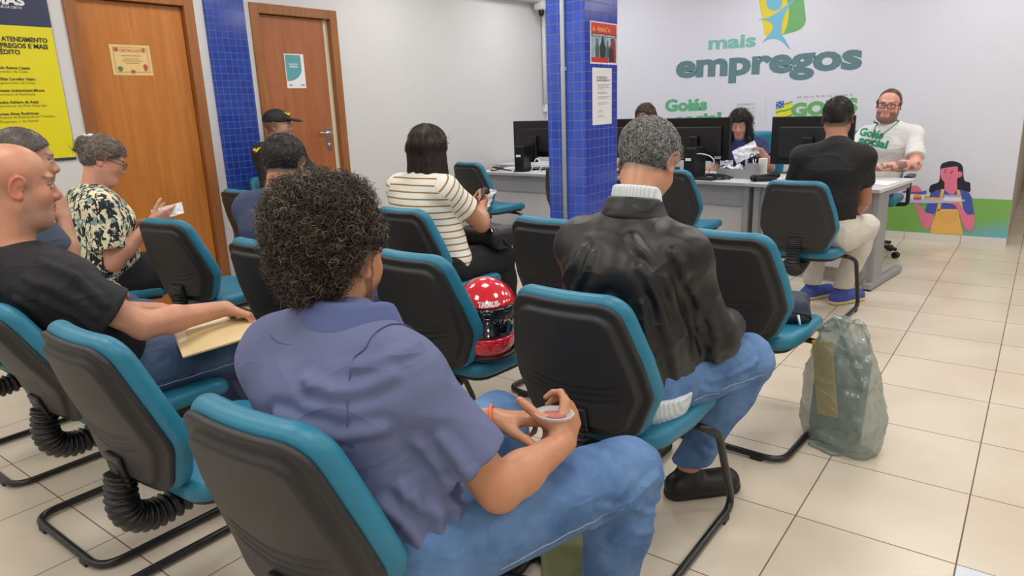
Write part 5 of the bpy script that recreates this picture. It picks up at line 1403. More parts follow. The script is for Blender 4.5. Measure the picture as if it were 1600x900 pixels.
collar(p8, D, J['neck'] + V3(0, .022, .038), Ux, .060, .0, .040, ms, gap=60, flare=.006, th=.005, name='shirt_collar')
pel = (J['HR'] + J['HL']) / 2
garment('shirt_hem', [cone(pel + V3(0, 0, .0), pel + V3(0, 0, .05), .168, .155, .02, (Ux, 1.36), clip=[(V3(0, 0, .458), (0, 0, -1)), (V3(0, 0, .53), (0, 0, 1))])], .006, ms, p8, D, fn=lambda V, N: .003 * wob(V, 60, 3, 2))
trousers(p8, D, J, JEANS, h=.0065, fat=1.04, seed=72, seam='R', fnx=fold_lines([((1110, 592), (1150, 588), (1190, 565)), ((1100, 612), (1150, 612), (1180, 595)), ((1080, 700), (1105, 715), (1130, 705)), ((1075, 680), (1110, 690), (1140, 675))], .006, .009))
for q in 'RL': shoe('shoe', J['A' + q], -42 if q == 'R' else 0, mb_, so_, p8, D['org'], L=.255)
hair_obj(p8, D, cap_prims(D, .0075, 'short'), .0045, [(44, 44, 46), (150, 152, 152), (206, 208, 206), (96, 96, 98), (56, 56, 58), (180, 182, 180)], 11000, .030, flow_crown(D), (50, 50, 52), rad=.0006, seg=5, lift=.22, jitter=.45, bumps=lambda V: .002 * wob(V, 80, 2))

# ======== 9. woman behind the monitors, left
J, T_ = seated(-3.25, 6.55, 180)
hc = at(1008, 181, 'y', 6.45); J['neck'] = hc + V3(0, .04, -.16); J['chest'] = J['neck'] + V3(0, .02, -.14); J['SR'] = J['neck'] + V3(-.16, 0, -.05); J['SL'] = J['neck'] + V3(.16, 0, -.05)
p9, D = person('woman with brown shoulder length hair and glasses, half hidden behind a monitor by the pillar', None, (-3.25, 6.55, 0), J, (204, 152, 130), (hc, (172, 12, 0), .95), h=.0075, hands=[('R', (0, -.9, -.1), (0, 0, -1), {}), ('L', (0, -.9, -.1), (0, 0, -1), {})])
shirt(p9, D, J, cloth('white_top', (210, 210, 214)), h=.01, seed=81)
trousers(p9, D, J, JEANS_D, h=.012)
for q in 'RL': shoe('shoe', J['A' + q], 180, mb_, so_, p9, D['org'])
hair_obj(p9, D, longhair(D, .18), .008, [(78, 58, 46), (96, 74, 60), (52, 38, 32)], 1800, .07, flow_long(D), (62, 46, 38), rad=.0012, seg=4, lift=.05, jitter=.12, follow=.14, bumps=lambda V: .003 * wob(V, 70, 3))
eyeglasses(p9, D, (60, 30, 34))

# ======== 10. woman with curly dark hair, middle desk
J, T_ = seated(-2.22, 6.42, 182)
hc = at(1156, 193, 'y', 6.28); J['neck'] = hc + V3(0, .055, -.15); J['chest'] = J['neck'] + V3(0, .03, -.14); J['SR'] = J['neck'] + V3(-.165, 0, -.05); J['SL'] = J['neck'] + V3(.165, 0, -.05)
J['EL'] = at(1203, 262, 'y', 6.2); J['WL'] = at(1196, 244, 'y', 6.02); J['ER'] = J['SR'] + V3(-.06, -.08, -.25); J['WR'] = V3(-2.5, 5.98, .775)
p10, D = person('woman with curly dark hair in a navy top, reading a paper behind the middle desk', None, (-2.22, 6.4, 0), J, (206, 154, 132), (hc, (190, 26, 0), .95), h=.0065,
                hands=[('L', (-.55, -.25, .75), (-.5, -.7, -.3), dict(s=.9)), ('R', (.3, -.9, -.1), (0, 0, -1), dict(s=.9))], hcol=dict(closed=True))
shirt(p10, D, J, cloth('navy_top', (36, 48, 96)), cut=(.6, .6), h=.008, seed=91)
trousers(p10, D, J, JEANS_D, h=.012)
for q in 'RL': shoe('shoe', J['A' + q], 180, mb_, so_, p10, D['org'])
hair_obj(p10, D, longhair(D, .15, back=.006), .006, [(30, 24, 22), (44, 34, 30), (24, 20, 20)], 2400, .028, flow_long(D), (28, 23, 22), curl=.007, turns=1.3, rad=.0013, seg=8, lift=.35, jitter=.8, bumps=lambda V: .006 * wob(V, 75, 3, 2))
st = [D['J']['neck'] + V3(.075, -.02, .0), D['J']['neck'] + V3(.095, -.095, -.06), D['J']['neck'] + V3(.10, -.13, -.16), D['J']['neck'] + V3(.105, -.135, -.26)]
P = catmull(st, 6); V, Q, T = tube(P - D['org'], .011, 8, flat=.25); base_obj('strap', np_mesh('strap', V, Q, mat('pale_strap', (184, 186, 200), .7), T), p10)

# ======== 11. man in the black shirt at the right desk
J, T_ = seated(-1.02, 4.52, -3)
hc = at(1309, 184, 'y', 4.53); nk = at(1308, 224, 'y', 4.46)
J.update(HR=V3(-.90, 4.45, .53), HL=V3(-1.11, 4.45, .53), neck=nk, waist=V3(-1.0, 4.44, .70), chest=nk + V3(-.01, -.01, -.16), SR=nk + V3(.150, .01, -.082), SL=nk + V3(-.190, -.01, -.082),
         ER=at(1350, 312, 'y', 4.60), WR=at(1335, 336, 'y', 4.80), KR=V3(-.86, 4.90, .51), KL=V3(-1.14, 4.90, .51), AR=V3(-.96, 4.83, .09), AL=V3(-1.15, 4.86, .09), FR=-28, FL=-28)
p11, D = person('man with faded dark hair in a black shirt and white trousers at the right desk', None, (-1.0, 4.5, 0), J, (176, 120, 92), (hc, (8, 4, 0), .98), h=.0055, w=1.05, fat=1.02,
                hcol=dict(stub=(.05, .04, .035), stub_amt=.8), hands=[('R', (-.5, .6, -.1), (-.3, 0, -1), {}), ('L', (.5, .7, 0), (0, 0, -1), {})])
shirt(p11, D, J, cloth('black_tee', (14, 15, 20), .75), cut=(.6, .6), w=1.0, fat=.98, h=.006, seed=101, flare=.010, armr=.92, hem=.46, off=.009)
trousers(p11, D, J, cloth('white_denim', (212, 206, 196)), h=.007, seed=102)
mbl = mat('blue_suede', (62, 80, 160), .7); mso = mat('cream_sole', (224, 196, 150), .6)
for q in 'RL': shoe('shoe', J['A' + q], -28, mbl, mso, p11, D['org'])
hair_obj(p11, D, cap_prims(D, .006, 'short', up=.0), .005, [(22, 20, 20), (34, 30, 28), (28, 25, 24)], 2600, .012, flow_crown(D), (24, 21, 20), rad=.0008, seg=3, lift=.7,
         mask=lambda c: ((c - D['c']) @ D['R'][:, 2] > .03).astype(float) + .02)

# ======== 12. man with glasses in the white t-shirt
J, T_ = seated(-1.03, 6.40, 182)
hc = at(1389, 164, 'y', 6.36); nk = hc + V3(.02, .03, -.16)
J.update(neck=nk, waist=V3(-1.10, 6.46, .70), chest=nk + V3(0, .02, -.16), SR=nk + V3(-.17, .0, -.075), SL=nk + V3(.175, .0, -.075), HR=V3(-1.26, 6.48, .53), HL=V3(-1.06, 6.48, .53), KR=V3(-1.32, 6.05, .51), KL=V3(-1.12, 6.05, .51), AR=V3(-1.32, 6.1, .09), AL=V3(-1.14, 6.1, .09), EL=at(1430, 258, 'y', 6.18), WL=at(1366, 262, 'y', 5.93), WR=V3(-1.25, 5.9, .76), ER=V3(-1.33, 6.2, .80))
p12, D = person('bearded man with dark glasses in a white t-shirt with green lettering', None, (-1.03, 6.40, 0), J, (222, 162, 144), (hc, (180, 4, -6), 1.04), h=.0052, w=1.0, fat=1.06, belly=.01, arm=1.08,
                headopt=dict(fat=1.1), hcol=dict(flush=.16, beard=(.13, .075, .05), beard_amt=.8), hands=[('L', (-.9, -.1, -.1), (0, -.2, -1), {}), ('R', (.4, -.8, -.1), (0, 0, -1), {})])
mw = cloth('white_tee', (222, 222, 222), .85, .05)
ts = shirt(p12, D, J, mw, cut=(.74, .74), w=1.0, fat=1.08, belly=.02, h=.006, seed=111, amp=.007, flare=.012, armr=1.0)
trousers(p12, D, J, JEANS_D, h=.011)
for q in 'RL': shoe('shoe', J['A' + q], 180, mb_, so_, p12, D['org'])
hair_obj(p12, D, cap_prims(D, .002, 'receding'), .005, [(70, 52, 42), (88, 66, 52), (56, 42, 34)], 1500, .007, flow_crown(D), (84, 62, 50), rad=.0008, seg=2, lift=.6)
eyeglasses(p12, D, (18, 17, 20), thick=.0032)
# t-shirt print and lanyard follow the chest surface
def wrap_on(obj, D, src, n, lift=.0015):
    """lay a flat mesh object onto obj by ray casting along n"""
    dg = bpy.context.evaluated_depsgraph_get(); ev = obj.evaluated_get(dg); me = src.data; nn = Vector([float(x) for x in n]).normalized()
    for v in me.vertices:
        ok, hit, nor, _ = ev.ray_cast(v.co + nn * .3, -nn)
        if ok: v.co = hit + nor * lift
    me.update()
dg_ = V3(0, -1, 0)
gi_ = mat('green_shirt_print', (38, 140, 104), .6)
c1 = at(1338, 216, 'y', 6.18) - D['org']; c2 = at(1383, 228, 'y', 6.18) - D['org']
for s, a, b_ in (('Goiás', at(1337, 212, 'y', 6.2), at(1376, 218, 'y', 6.2)), ('social', at(1337, 224, 'y', 6.2), at(1383, 233, 'y', 6.2))):
    t_ = text_obj('shirt_lettering', s, a - D['org'], b_ - a, np.cross((0, -1, 0), unit(b_ - a)), gi_, ts, width=np.linalg.norm(b_ - a), size=.082, bold=.05)
    bm = bmesh.new(); bm.from_mesh(t_.data); bmesh.ops.subdivide_edges(bm, edges=[e for e in bm.edges if e.calc_length() > .02], cuts=2); bm.to_mesh(t_.data); bm.free(); wrap_on(ts, D, t_, (0, -1, 0))
lm = mat('green_lanyard', (44, 128, 100), .6); pts = []
for (x, y) in ((1402, 186), (1398, 192), (1388, 201), (1378, 209), (1369, 216), (1361, 222), (1358, 228)): pts.append(at(x, y, 'y', 6.2) - D['org'])
pts2 = [at(x, y, 'y', 6.2) - D['org'] for x, y in ((1366, 187), (1364, 196), (1361, 206), (1359, 216), (1358, 228))]
for L_ in (pts, pts2):
    L_ = catmull(L_, 4); ev = ts.evaluated_get(bpy.context.evaluated_depsgraph_get()); out = []
    for q in L_:
        ok, hit, nor, _ = ev.ray_cast(Vector(q) + Vector((0, -.4, 0)), Vector((0, 1, 0))); out.append(np.array(hit) + np.array([0, -.004, 0]) if ok else q)
    V, Q, T = tube(out, .0065, 6, flat=.3); base_obj('lanyard', np_mesh('lanyard', V, Q, lm, T), p12)
e_, w_ = J['EL'] - D['org'], J['WL'] - D['org']
me = p12.data; ca = me.color_attributes['col']; n = len(me.vertices); co = np.zeros(n * 3); me.vertices.foreach_get('co', co); co = co.reshape(-1, 3); cc = np.zeros(n * 4, np.float32); ca.data.foreach_get('color', cc); cc = cc.reshape(-1, 4)
t = (co - e_) @ (w_ - e_) / ((w_ - e_) @ (w_ - e_)); dd = np.linalg.norm(co - e_ - np.outer(np.clip(t, 0, 1), w_ - e_), axis=1)
msk = (t > .3) & (t < 1.02) & (dd < .07) & (wob(co, 70, 9, 2) > .1); msk |= (t > 0) & (t < .35) & (dd < .07) & (wob(co, 60, 4, 2) > .75)
cc[msk, :3] = cc[msk, :3] * .3 + np.array([.03, .03, .04]); ca.data.foreach_set('color', cc.ravel())
# ---------------------------------------------------------------- desks and office things
def desk(label, x, y, rot, L, side_panels=True, D=.75):
    """x, y = front right corner of the top; the desk runs to the left"""
    t = empty('desk', label, 'desk', (x, y, 0), rot, group='grey office desks')
    bm = bmesh.new(); add_box(bm, (-L / 2, D / 2, .6975), (L, D, .025), .004); bm_obj('desk_top', bm, M['desk_top'], t)
    boxes('edge_band', [((-L + .002, -.0015, .686), (-.002, .001, .7085))], M['greypaint'], t)
    boxes('apron_panel', [((-L + .06, .09, .52), (-.06, .105, .685))], M['greypaint'], t)
    boxes('modesty_panel', [((-L + .06, .115, .12), (-.06, .128, .60))], M['desk_panel'], t)
    for s in (-.035, -L + .035):
        b = bmesh.new(); add_box(b, (s, .155, .36), (.05, .20, .65), .012); add_box(b, (s, D / 2 - .02, .03), (.06, D - .08, .05), .012); add_box(b, (s, D / 2, .665), (.045, D - .12, .035), .004)
        lg_ = bm_obj('leg', b, M['greydark'], t)
        b = bmesh.new(); add_box(b, (s, .04, .006), (.05, .04, .012), .002); bm_obj('foot_pad', b, M['rubber'], lg_)
    return t


DR = math.radians(-7)
desk('grey desk at the right end of the row where the man in black sits', -.845, 5.20, DR, .92, D=.80)
desk('grey desk in the middle of the row under the cluttered pen tray', -1.775, 5.315, DR, 1.20)
desk('grey desk against the left wall beyond the striped shirt woman', -3.30, 5.44, math.radians(-3), 1.32)
desk('white return desk against the left wall behind the computer box', -4.10, 6.28, 0, .85, D=.5)


def monitor(label, x, y, rot, lab=True, z=.71, w=.60, h=.355, up=.125):
    t = empty('monitor', label, 'monitor', (x, y, z), rot, group='black computer monitors')
    b = bmesh.new(); add_box(b, (0, .012, up + h / 2), (w, .028, h), .005); bm_obj('screen_housing', b, M['blackgloss'], t)
    b = bmesh.new(); add_box(b, (0, -.016, up + h * .47), (w * .78, .03, h * .66), .012); bm_obj('back_panel', b, mat('monitor_back', (20, 20, 23), .5), t)
    box2('screen', (-w / 2 + .012, .0265, up + .015), (w / 2 - .012, .028, up + h - .012), mat('screen_glass', (60, 80, 110), .2, emis=(150, 180, 220), estr=.5), t)
    b = bmesh.new(); add_box(b, (0, -.05, up + .08), (.085, .045, .26), .012); nk_ = bm_obj('stand', b, M['blackgloss'], t)
    b = bmesh.new(); add_box(b, (0, -.01, .008), (.26, .20, .016), .006); bm_obj('base', b, M['blackgloss'], t)
    if lab:
        s = box2('sticker', (w * .28, -.0035, up + .018), (w * .38, -.0015, up + .042), M['white_plastic'], t)
    return t


monitor('black monitor seen from behind on the right desk, beside the man in black', -1.39, 5.52, DR)
monitor('black monitor seen from behind on the middle desk, hiding the navy top woman', -2.36, 5.74, DR)
monitor('black monitor seen from behind just right of the blue tiled pillar', -3.02, 5.86, DR, lab=False)
monitor('black monitor seen from behind on the left desk, left of the blue pillar', -4.10, 5.88, math.radians(-3))


def tower(label, x, y, rot, hh=.235):
    t = empty('computer', label, 'computer', (x, y, .71), rot)
    b = bmesh.new(); add_box(b, (0, 0, hh / 2 + .012), (.10, .19, hh), .008); bm_obj('casing', b, M['blackgloss'], t)
    b = bmesh.new(); add_box(b, (0, 0, .006), (.15, .15, .012), .004); bm_obj('base', b, M['black'], t)
    box2('sticker', (-.03, -.0965, hh * .62), (.02, -.0952, hh * .62 + .022), M['white_plastic'], t)
    return t


tower('small black computer box standing on the left desk', -4.12, 5.66, math.radians(12))
tower('small black computer box standing on the middle desk behind the grey haired man', -2.28, 5.52, DR, .24)


def cable(label, pts, rad, m, name='cable', cat='cable', seg=8):
    P = catmull([np.array(p, float) for p in pts], seg); o = tube_obj(name, P - P[0], rad, m, None, 6, loc=P[0]); info(o, label, cat); return o


cable('white cable looping behind the middle monitor', [(-2.34, 5.50, .74), (-2.33, 5.49, .84), (-2.25, 5.46, .91), (-2.14, 5.44, .905), (-2.09, 5.45, .86), (-2.13, 5.48, .80), (-2.17, 5.56, .75), (-2.15, 5.6, .716)], .0045, M['white_plastic'])
cable('tangle of black cables lying on the middle desk', [(-2.2, 5.48, .717), (-2.12, 5.44, .72), (-2.02, 5.48, .717), (-2.05, 5.56, .73), (-2.14, 5.52, .742), (-2.06, 5.45, .735), (-1.98, 5.52, .718), (-2.1, 5.6, .72), (-2.18, 5.53, .74), (-2.05, 5.5, .75), (-1.97, 5.56, .72)], .006, M['black'])
cable('dark cable and charger lying on the left end of the left desk', [(-4.5, 5.62, .717), (-4.42, 5.58, .72), (-4.36, 5.64, .735), (-4.43, 5.7, .72), (-4.5, 5.66, .74), (-4.4, 5.6, .745), (-4.33, 5.66, .718), (-4.24, 5.62, .718)], .007, M['black'])
cable('white cable and plug beside the computer box on the left desk', [(-4.02, 5.66, .717), (-3.97, 5.64, .80), (-3.92, 5.62, .84), (-3.88, 5.63, .78), (-3.93, 5.66, .72), (-3.99, 5.6, .717), (-3.90, 5.58, .717)], .006, M['white_plastic'])
# keyboard, clutter on the middle desk
kb = empty('keyboard', 'black keyboard on the middle desk in front of the computer box', 'keyboard', (-2.2, 5.44, .71), DR)
b = bmesh.new(); add_box(b, (0, 0, .008), (.26, .10, .016), .004); bm_obj('casing', b, M['black'], kb)
b = bmesh.new()
for i in range(13):
    for j in range(4): add_box(b, (-.115 + i * .019, -.036 + j * .022, .0185), (.015, .018, .006), 0)
bm_obj('keys', b, mat('key_caps', (40, 40, 44), .5), kb)
tx, ty = -1.98, 5.66
og_ = empty('desk_organiser', 'grey plastic desk organiser on the middle desk', 'organiser', (tx, ty, .71), DR)
gp = mat('organiser_plastic', (150, 152, 156), .45)
boxes('tray', [((-.15, -.05, 0), (.10, -.046, .075)), ((-.15, .046, 0), (.10, .05, .09)), ((-.15, -.046, 0), (-.146, .046, .08)), ((.096, -.046, 0), (.10, .046, .09)), ((-.146, -.046, 0), (.096, .046, .004)), ((-.03, -.046, .004), (-.026, .046, .08))], gp, og_)
boxes('pen_cup', [((.10, -.052, 0), (.17, -.048, .12)), ((.10, .03, 0), (.17, .034, .12)), ((.10, -.048, 0), (.104, .03, .12)), ((.166, -.048, 0), (.17, .03, .12)), ((.104, -.048, 0), (.166, .03, .004))], gp, og_)
sn = empty('scissors', 'black handled scissors standing in the grey desk organiser', 'scissors', (tx + .145, ty - .015, .71), DR)
for q in (-1, 1):
    P = [(q * .022 + .016 * math.cos(t), 0, .175 + .018 * math.sin(t)) for t in np.linspace(0, 6.2832, 17)]; tube_obj('handle', P, .004, M['blackgloss'], sn, 6)
    tube_obj('blade', [(q * .012, 0, .158), (-q * .006, 0, .02)], .003, M['chrome'], sn, 6)
def crumpled(name, label, c, s, m, seed, amp=.02, cat='paper', rot=0, R=None, parent=None):
    g = 14; V = []; Q = []
    for i in range(g + 1):
        for j in range(g + 1): V.append(((i / g - .5) * s[0], (j / g - .5) * s[1], 0))
    V = np.array(V); V[:, 2] += amp * (wob(V, 22 / max(s), seed, 2) + .5)
    Q = [(i * (g + 1) + j, (i + 1) * (g + 1) + j, (i + 1) * (g + 1) + j + 1, i * (g + 1) + j + 1) for i in range(g) for j in range(g)]
    if R is not None: V = V @ np.array(R).T
    me = np_mesh(name, V, Q, m, smooth=False); o = base_obj(name, me, parent, c, rot); md = o.modifiers.new('th', 'SOLIDIFY'); md.thickness = .0012
    if label: info(o, label, cat)
    return o


pw = mat('crumpled_paper', (222, 222, 230), .7)
crumpled('crumpled_paper', 'crumpled white papers heaped in the grey desk organiser', (tx - .03, ty, .755), (.15, .10), pw, 3, .035, R=headframe(0, 50))
crumpled('folded_paper', 'folded white paper standing at the left of the desk organiser', (tx - .09, ty + .01, .79), (.10, .12), pw, 8, .02, R=headframe(30, 70))
cu_ = lathe([(.001, .0), (.030, .0), (.036, .09), (.034, .09), (.028, .006), (.001, .006)], 20)
o = base_obj('plastic_cup', np_mesh('plastic_cup', *cu_[:2], mat('pink_plastic', (206, 70, 104), .4)), None, (tx - .115, ty + .12, .71)); info(o, 'small pink cup behind the papers on the middle desk', 'cup')
V, Q, T = lathe([(.001, 0), (.034, 0), (.034, .15), (.030, .155), (.001, .155)], 20); o = base_obj('paper_roll', np_mesh('paper_roll', V, Q, mat('white_roll', (226, 226, 222), .7)), None, (-1.79, 5.72, .71)); info(o, 'white upright paper roll at the right end of the middle desk', 'paper roll')
o = crumpled('paper_sheet', 'white sheet lying flat at the right corner of the right desk', (-.93, 5.62, .7125), (.21, .29), M['paper'], 2, .0015, rot=DR)
o = crumpled('paper_sheet', 'white sheet lying on the right desk at the left, near the pen', (-1.70, 5.66, .7125), (.15, .2), M['paper'], 5, .002, rot=.3)
o = crumpled('paper_sheet', 'white sheet held up by the woman in the navy top', tuple(at(1165, 238, 'y', 5.98)), (.20, .13), M['paper'], 6, .01, R=headframe(180, 0) @ headframe(0, 62) @ np.array([[math.cos(.5), -math.sin(.5), 0], [math.sin(.5), math.cos(.5), 0], [0, 0, 1]]))
ph = empty('telephone', 'black desk telephone handset on the right desk, left of the man in black', 'telephone', (-1.70, 5.50, .71), .6)
sdf_obj('handset', [cone((-.09, 0, .03), (.09, 0, .05), .014, .014, .02), sph((-.09, 0, .024), .024), sph((.09, 0, .04), .024)], .004, M['black'], ph)
b = bmesh.new(); add_box(b, (0, .03, .02), (.16, .15, .03), .008); bm_obj('base', b, M['black'], ph)
b = bmesh.new()


def office_chair(x, y, rot, label):
    t = empty('office_chair', label, 'chair', (x, y, 0), math.radians(rot), group='staff swivel chairs')
    V, Q = sdf_mesh([rbox((0, 0, .475), (.47, .45, .07), .032)], .01); base_obj('seat', np_mesh('seat', V, Q, M['teal']), t)
    V, Q = sdf_mesh([rbox((0, -.24, .80), (.42, .06, .46), .028)], .01); V[:, 1] -= .12 * (V[:, 2] - .8); V[:, 1] += .5 * V[:, 0] ** 2; base_obj('backrest', np_mesh('backrest', V, Q, M['teal']), t)
    V, Q = sdf_mesh([rbox((0, -.275, .78), (.37, .03, .40), .012)], .01); V[:, 1] -= .12 * (V[:, 2] - .8); V[:, 1] += .5 * V[:, 0] ** 2; base_obj('back_shell', np_mesh('back_shell', V, Q, M['shell']), t)
    tube_obj('back_bracket', fillet([(0, -.295, .70), (0, -.30, .42), (0, -.02, .41)], .06), .018, M['black'], t)
    tube_obj('gas_column', [(0, 0, .10), (0, 0, .44)], .024, M['black'], t)
    for q in (-1, 1):
        ar = tube_obj('armrest', fillet([(q * .16, 0, .435), (q * .29, 0, .44), (q * .29, 0, .66)], .03), .016, M['black'], t)
        b = bmesh.new(); add_box(b, (q * .29, .02, .67), (.06, .25, .03), .012); bm_obj('arm_pad', b, M['rubber'], ar)
    for k in range(5):
        a = k * 2 * math.pi / 5 + .3; e = np.array([math.cos(a) * .27, math.sin(a) * .27, .075]); lg_ = tube_obj('leg', [(0, 0, .11), e], [.024, .014], M['black'], t, 8)
        parts = []
        for q in (-1, 1):
            V, Q, T = lathe([(.001, -.009), (.026, -.009), (.028, 0), (.026, .009), (.001, .009)], 14); V = V[:, [2, 0, 1]] * 1.0; V = V + [q * .014, 0, 0]
            ca, sa = math.cos(a), math.sin(a); V = np.stack([V[:, 0] * -sa + V[:, 1] * ca, V[:, 0] * ca + V[:, 1] * sa, V[:, 2]], 1) + [e[0], e[1], .029]; parts.append((V, Q, T))
        V, Q, T = merge(parts); base_obj('caster', np_mesh('caster', V, Q, M['blackgloss']), lg_)
    return t


office_chair(-1.14, 6.52, 180, 'teal swivel chair under the man with glasses behind the right desk')
office_chair(-2.12, 6.50, 180, 'teal swivel chair under the woman in the navy top behind the middle desk')
office_chair(-3.25, 6.63, 180, 'teal swivel chair under the half hidden woman near the pillar')

# ---------------------------------------------------------------- helmet on the empty seat
hx, hy, hz_, ha_ = -1.548, 1.872, .462, math.radians(-140)
hm = empty('motorcycle_helmet', 'red full face motorcycle helmet with dark visor sitting on the seat of a waiting chair', 'helmet', (hx, hy, hz_), ha_)
red = mat('red_gloss_paint', (214, 18, 44), .12, coat=.8, spec=.6)
shell_ = lambda g: [ell((0, -.01, .155), (.118 + g, .145 + g, .128 + g), None, .02), ell((0, .025, .085), (.105 + g, .135 + g, .09 + g), None, .03), ell((0, -.03, .08), (.108 + g, .115 + g, .085 + g), None, .03)]
bot = [rbox((0, 0, -.08), (.5, .5, .20), .01, k=.006, sub=True)]
vis_cut = rbox((0, .16, .150), (.30, .235, .100), .022, k=.006, sub=True)
V, Q = sdf_mesh(shell_(0) + bot + [vis_cut, ell((0, -.005, .12), (.10, .125, .11), None, .004, True), cone((-.030, .168, .062), (.030, .168, .062), .006, k=.004, sub=True)] + [cone((-.04, .150, .085), (.04, .150, .085), .004, k=.003, sub=True)], .0038)
base_obj('helmet_shell', np_mesh('helmet_shell', relax(V, Q, 1), Q, red), hm)
vis = shell_(-.002); V, Q = sdf_mesh(vis + [rbox((0, -.16, .15), (.5, .42, .6), .01, k=.004, sub=True), rbox((0, .1, .30), (.5, .5, .20), .01, k=.004, sub=True), rbox((0, .1, -.0), (.5, .5, .20), .01, k=.004, sub=True), ell((0, -.005, .145), (.112, .137, .122), None, .003, True)], .0038)
base_obj('visor', np_mesh('visor', relax(V, Q, 1), Q, mat('dark_visor', (14, 18, 26), .05, coat=1, spec=.8)), hm)
V, Q, T = tube([(.103 * math.cos(t), -.006 + .135 * math.sin(t), .018 + .004 * math.sin(t)) for t in np.linspace(0, 6.2832, 40)], .011, 8, caps=False); base_obj('rubber_trim', np_mesh('rubber_trim', V, Q, M['rubber']), hm)
V, Q = sdf_mesh([ell((0, -.005, .11), (.094, .118, .10), None, .01), rbox((0, 0, -.06), (.5, .5, .14), .01, k=.004, sub=True)], .008); base_obj('lining', np_mesh('lining', V, Q, M['black']), hm)
for q in (-1, 1):
    V, Q, T = lathe([(.001, 0), (.018, 0), (.020, .004), (.016, .009), (.001, .009)], 18); V = np.stack([q * (V[:, 2] + .112), V[:, 0] + .02, V[:, 1] + .155], 1); base_obj('visor_pivot', np_mesh('visor_pivot', V, Q, M['rubber']), hm)
t_ = text_obj('lettering', 'TAURUS', (.028, .22, .208), (-1, 0, 0), (0, 0, 1), M['paper'], hm, width=.070, size=.023, bold=.05)
bm = bmesh.new(); bm.from_mesh(t_.data); bmesh.ops.subdivide_edges(bm, edges=[e for e in bm.edges if e.calc_length() > .008], cuts=1); bm.to_mesh(t_.data); bm.free()
sh_o = [c for c in hm.children if c.name.startswith('helmet_shell')][0]; bpy.context.view_layer.update()
ev = sh_o.evaluated_get(bpy.context.evaluated_depsgraph_get())
for v in t_.data.vertices:
    ok, hit, nor, _ = ev.ray_cast(Vector((v.co.x, .4, v.co.z)), Vector((0, -1, 0)))
    if ok: v.co = hit + nor * .0012
t_.data.update()

# ---------------------------------------------------------------- plastic bag with an envelope inside
bx, by = -.522, 2.765; ba = math.radians(-25)
bg = empty('plastic_bag', 'grey green translucent plastic carrier bag standing on the floor beside a chair', 'bag', (bx, by, 0), ba)
ns, nz = 72, 60; V = []
prof = [(0, .150, .070), (.04, .160, .082), (.14, .158, .085), (.26, .142, .075), (.36, .115, .058), (.43, .085, .042), (.48, .05, .028), (.505, .022, .014)]
for j in range(nz + 1):
    z = .505 * j / nz; a = .93 * np.interp(z, [p[0] for p in prof], [p[1] for p in prof]); b_ = np.interp(z, [p[0] for p in prof], [p[2] for p in prof]); cxo = -.05 * max(0, z - .1) + .02
    for k in range(ns):
        t = 2 * math.pi * k / ns; c, s = math.cos(t), math.sin(t); e = .55 if z < .3 else .7
        V.append((cxo + a * math.copysign(abs(c) ** e, c), b_ * math.copysign(abs(s) ** e, s), z + .002))
V = np.array(V); Q = [(j * ns + k, j * ns + (k + 1) % ns, (j + 1) * ns + (k + 1) % ns, (j + 1) * ns + k) for j in range(nz) for k in range(ns)]
nr = vnorm(V, np.array(Q)); amp = np.clip(V[:, 2] / .1, .15, 1)
V = V + nr * (amp * (.010 * folds(V, (0.15, 0, 1), 26, 3) + .010 * folds(V, (.5, .2, 1), 55, 8) + .006 * folds(V, (-.6, .2, 1), 75, 12)))[:, None]
V[:, 2] = np.maximum(V[:, 2], .003)
bot_c = len(V); V = np.vstack([V, [0.02, 0, .003], [-.0, 0, .507]]); T = [(bot_c, (k + 1) % ns, k) for k in range(ns)] + [(bot_c + 1, nz * ns + k, nz * ns + (k + 1) % ns) for k in range(ns)]
bmt = mat('bag_film', (148, 164, 156), .16, alpha=.55, spec=.9, bump=.3, bscale=28, var=.18, vscale=5, fold=.8, fscale=7)
base_obj('bag_body', np_mesh('bag_body', V, Q, bmt, T), bg)
for q, dx in ((-1, -.03), (1, .03)):
    P = catmull([(dx - .07, q * .02, .40), (dx - .045, q * .03, .47), (dx, q * .025, .512), (dx + .04, q * .03, .47), (dx + .06, q * .02, .39)], 8); n_ = len(P)
    V, Q, T = tube(P, .011 + .003 * np.sin(np.arange(n_) * 1.3), 8, flat=.4); base_obj('handle', np_mesh('handle', V, Q, bmt, T), bg)
kn, _, _ = sdf_obj('wrinkled_flap', [ell((.04, -.08, .008), (.05, .035, .008), None, .01), ell((-.02, -.085, .006), (.035, .03, .006), None, .01)], .005, bmt, bg)
ev_ = empty('envelope', 'yellow and grey document folder showing through the plastic bag', 'envelope', (bx, by, 0), ba)
b = bmesh.new(); add_box(b, (-.01, .01, .20), (.22, .03, .36), .006, R=Matrix(headframe(0, 0, 3).tolist())); bm_obj('grey_folder', b, mat('grey_folder', (104, 116, 116), .6), ev_)
b = bmesh.new(); add_box(b, (-.050, -.028, .26), (.09, .012, .30), .003, R=Matrix(headframe(0, 0, -10).tolist())); bm_obj('yellow_sheet', b, mat('yellow_card', (230, 186, 40), .6), ev_)
b = bmesh.new(); add_box(b, (.0, .034, .26), (.12, .012, .34), .003, R=Matrix(headframe(0, 0, 6).tolist())); bm_obj('white_sheet', b, M['paper'], ev_)

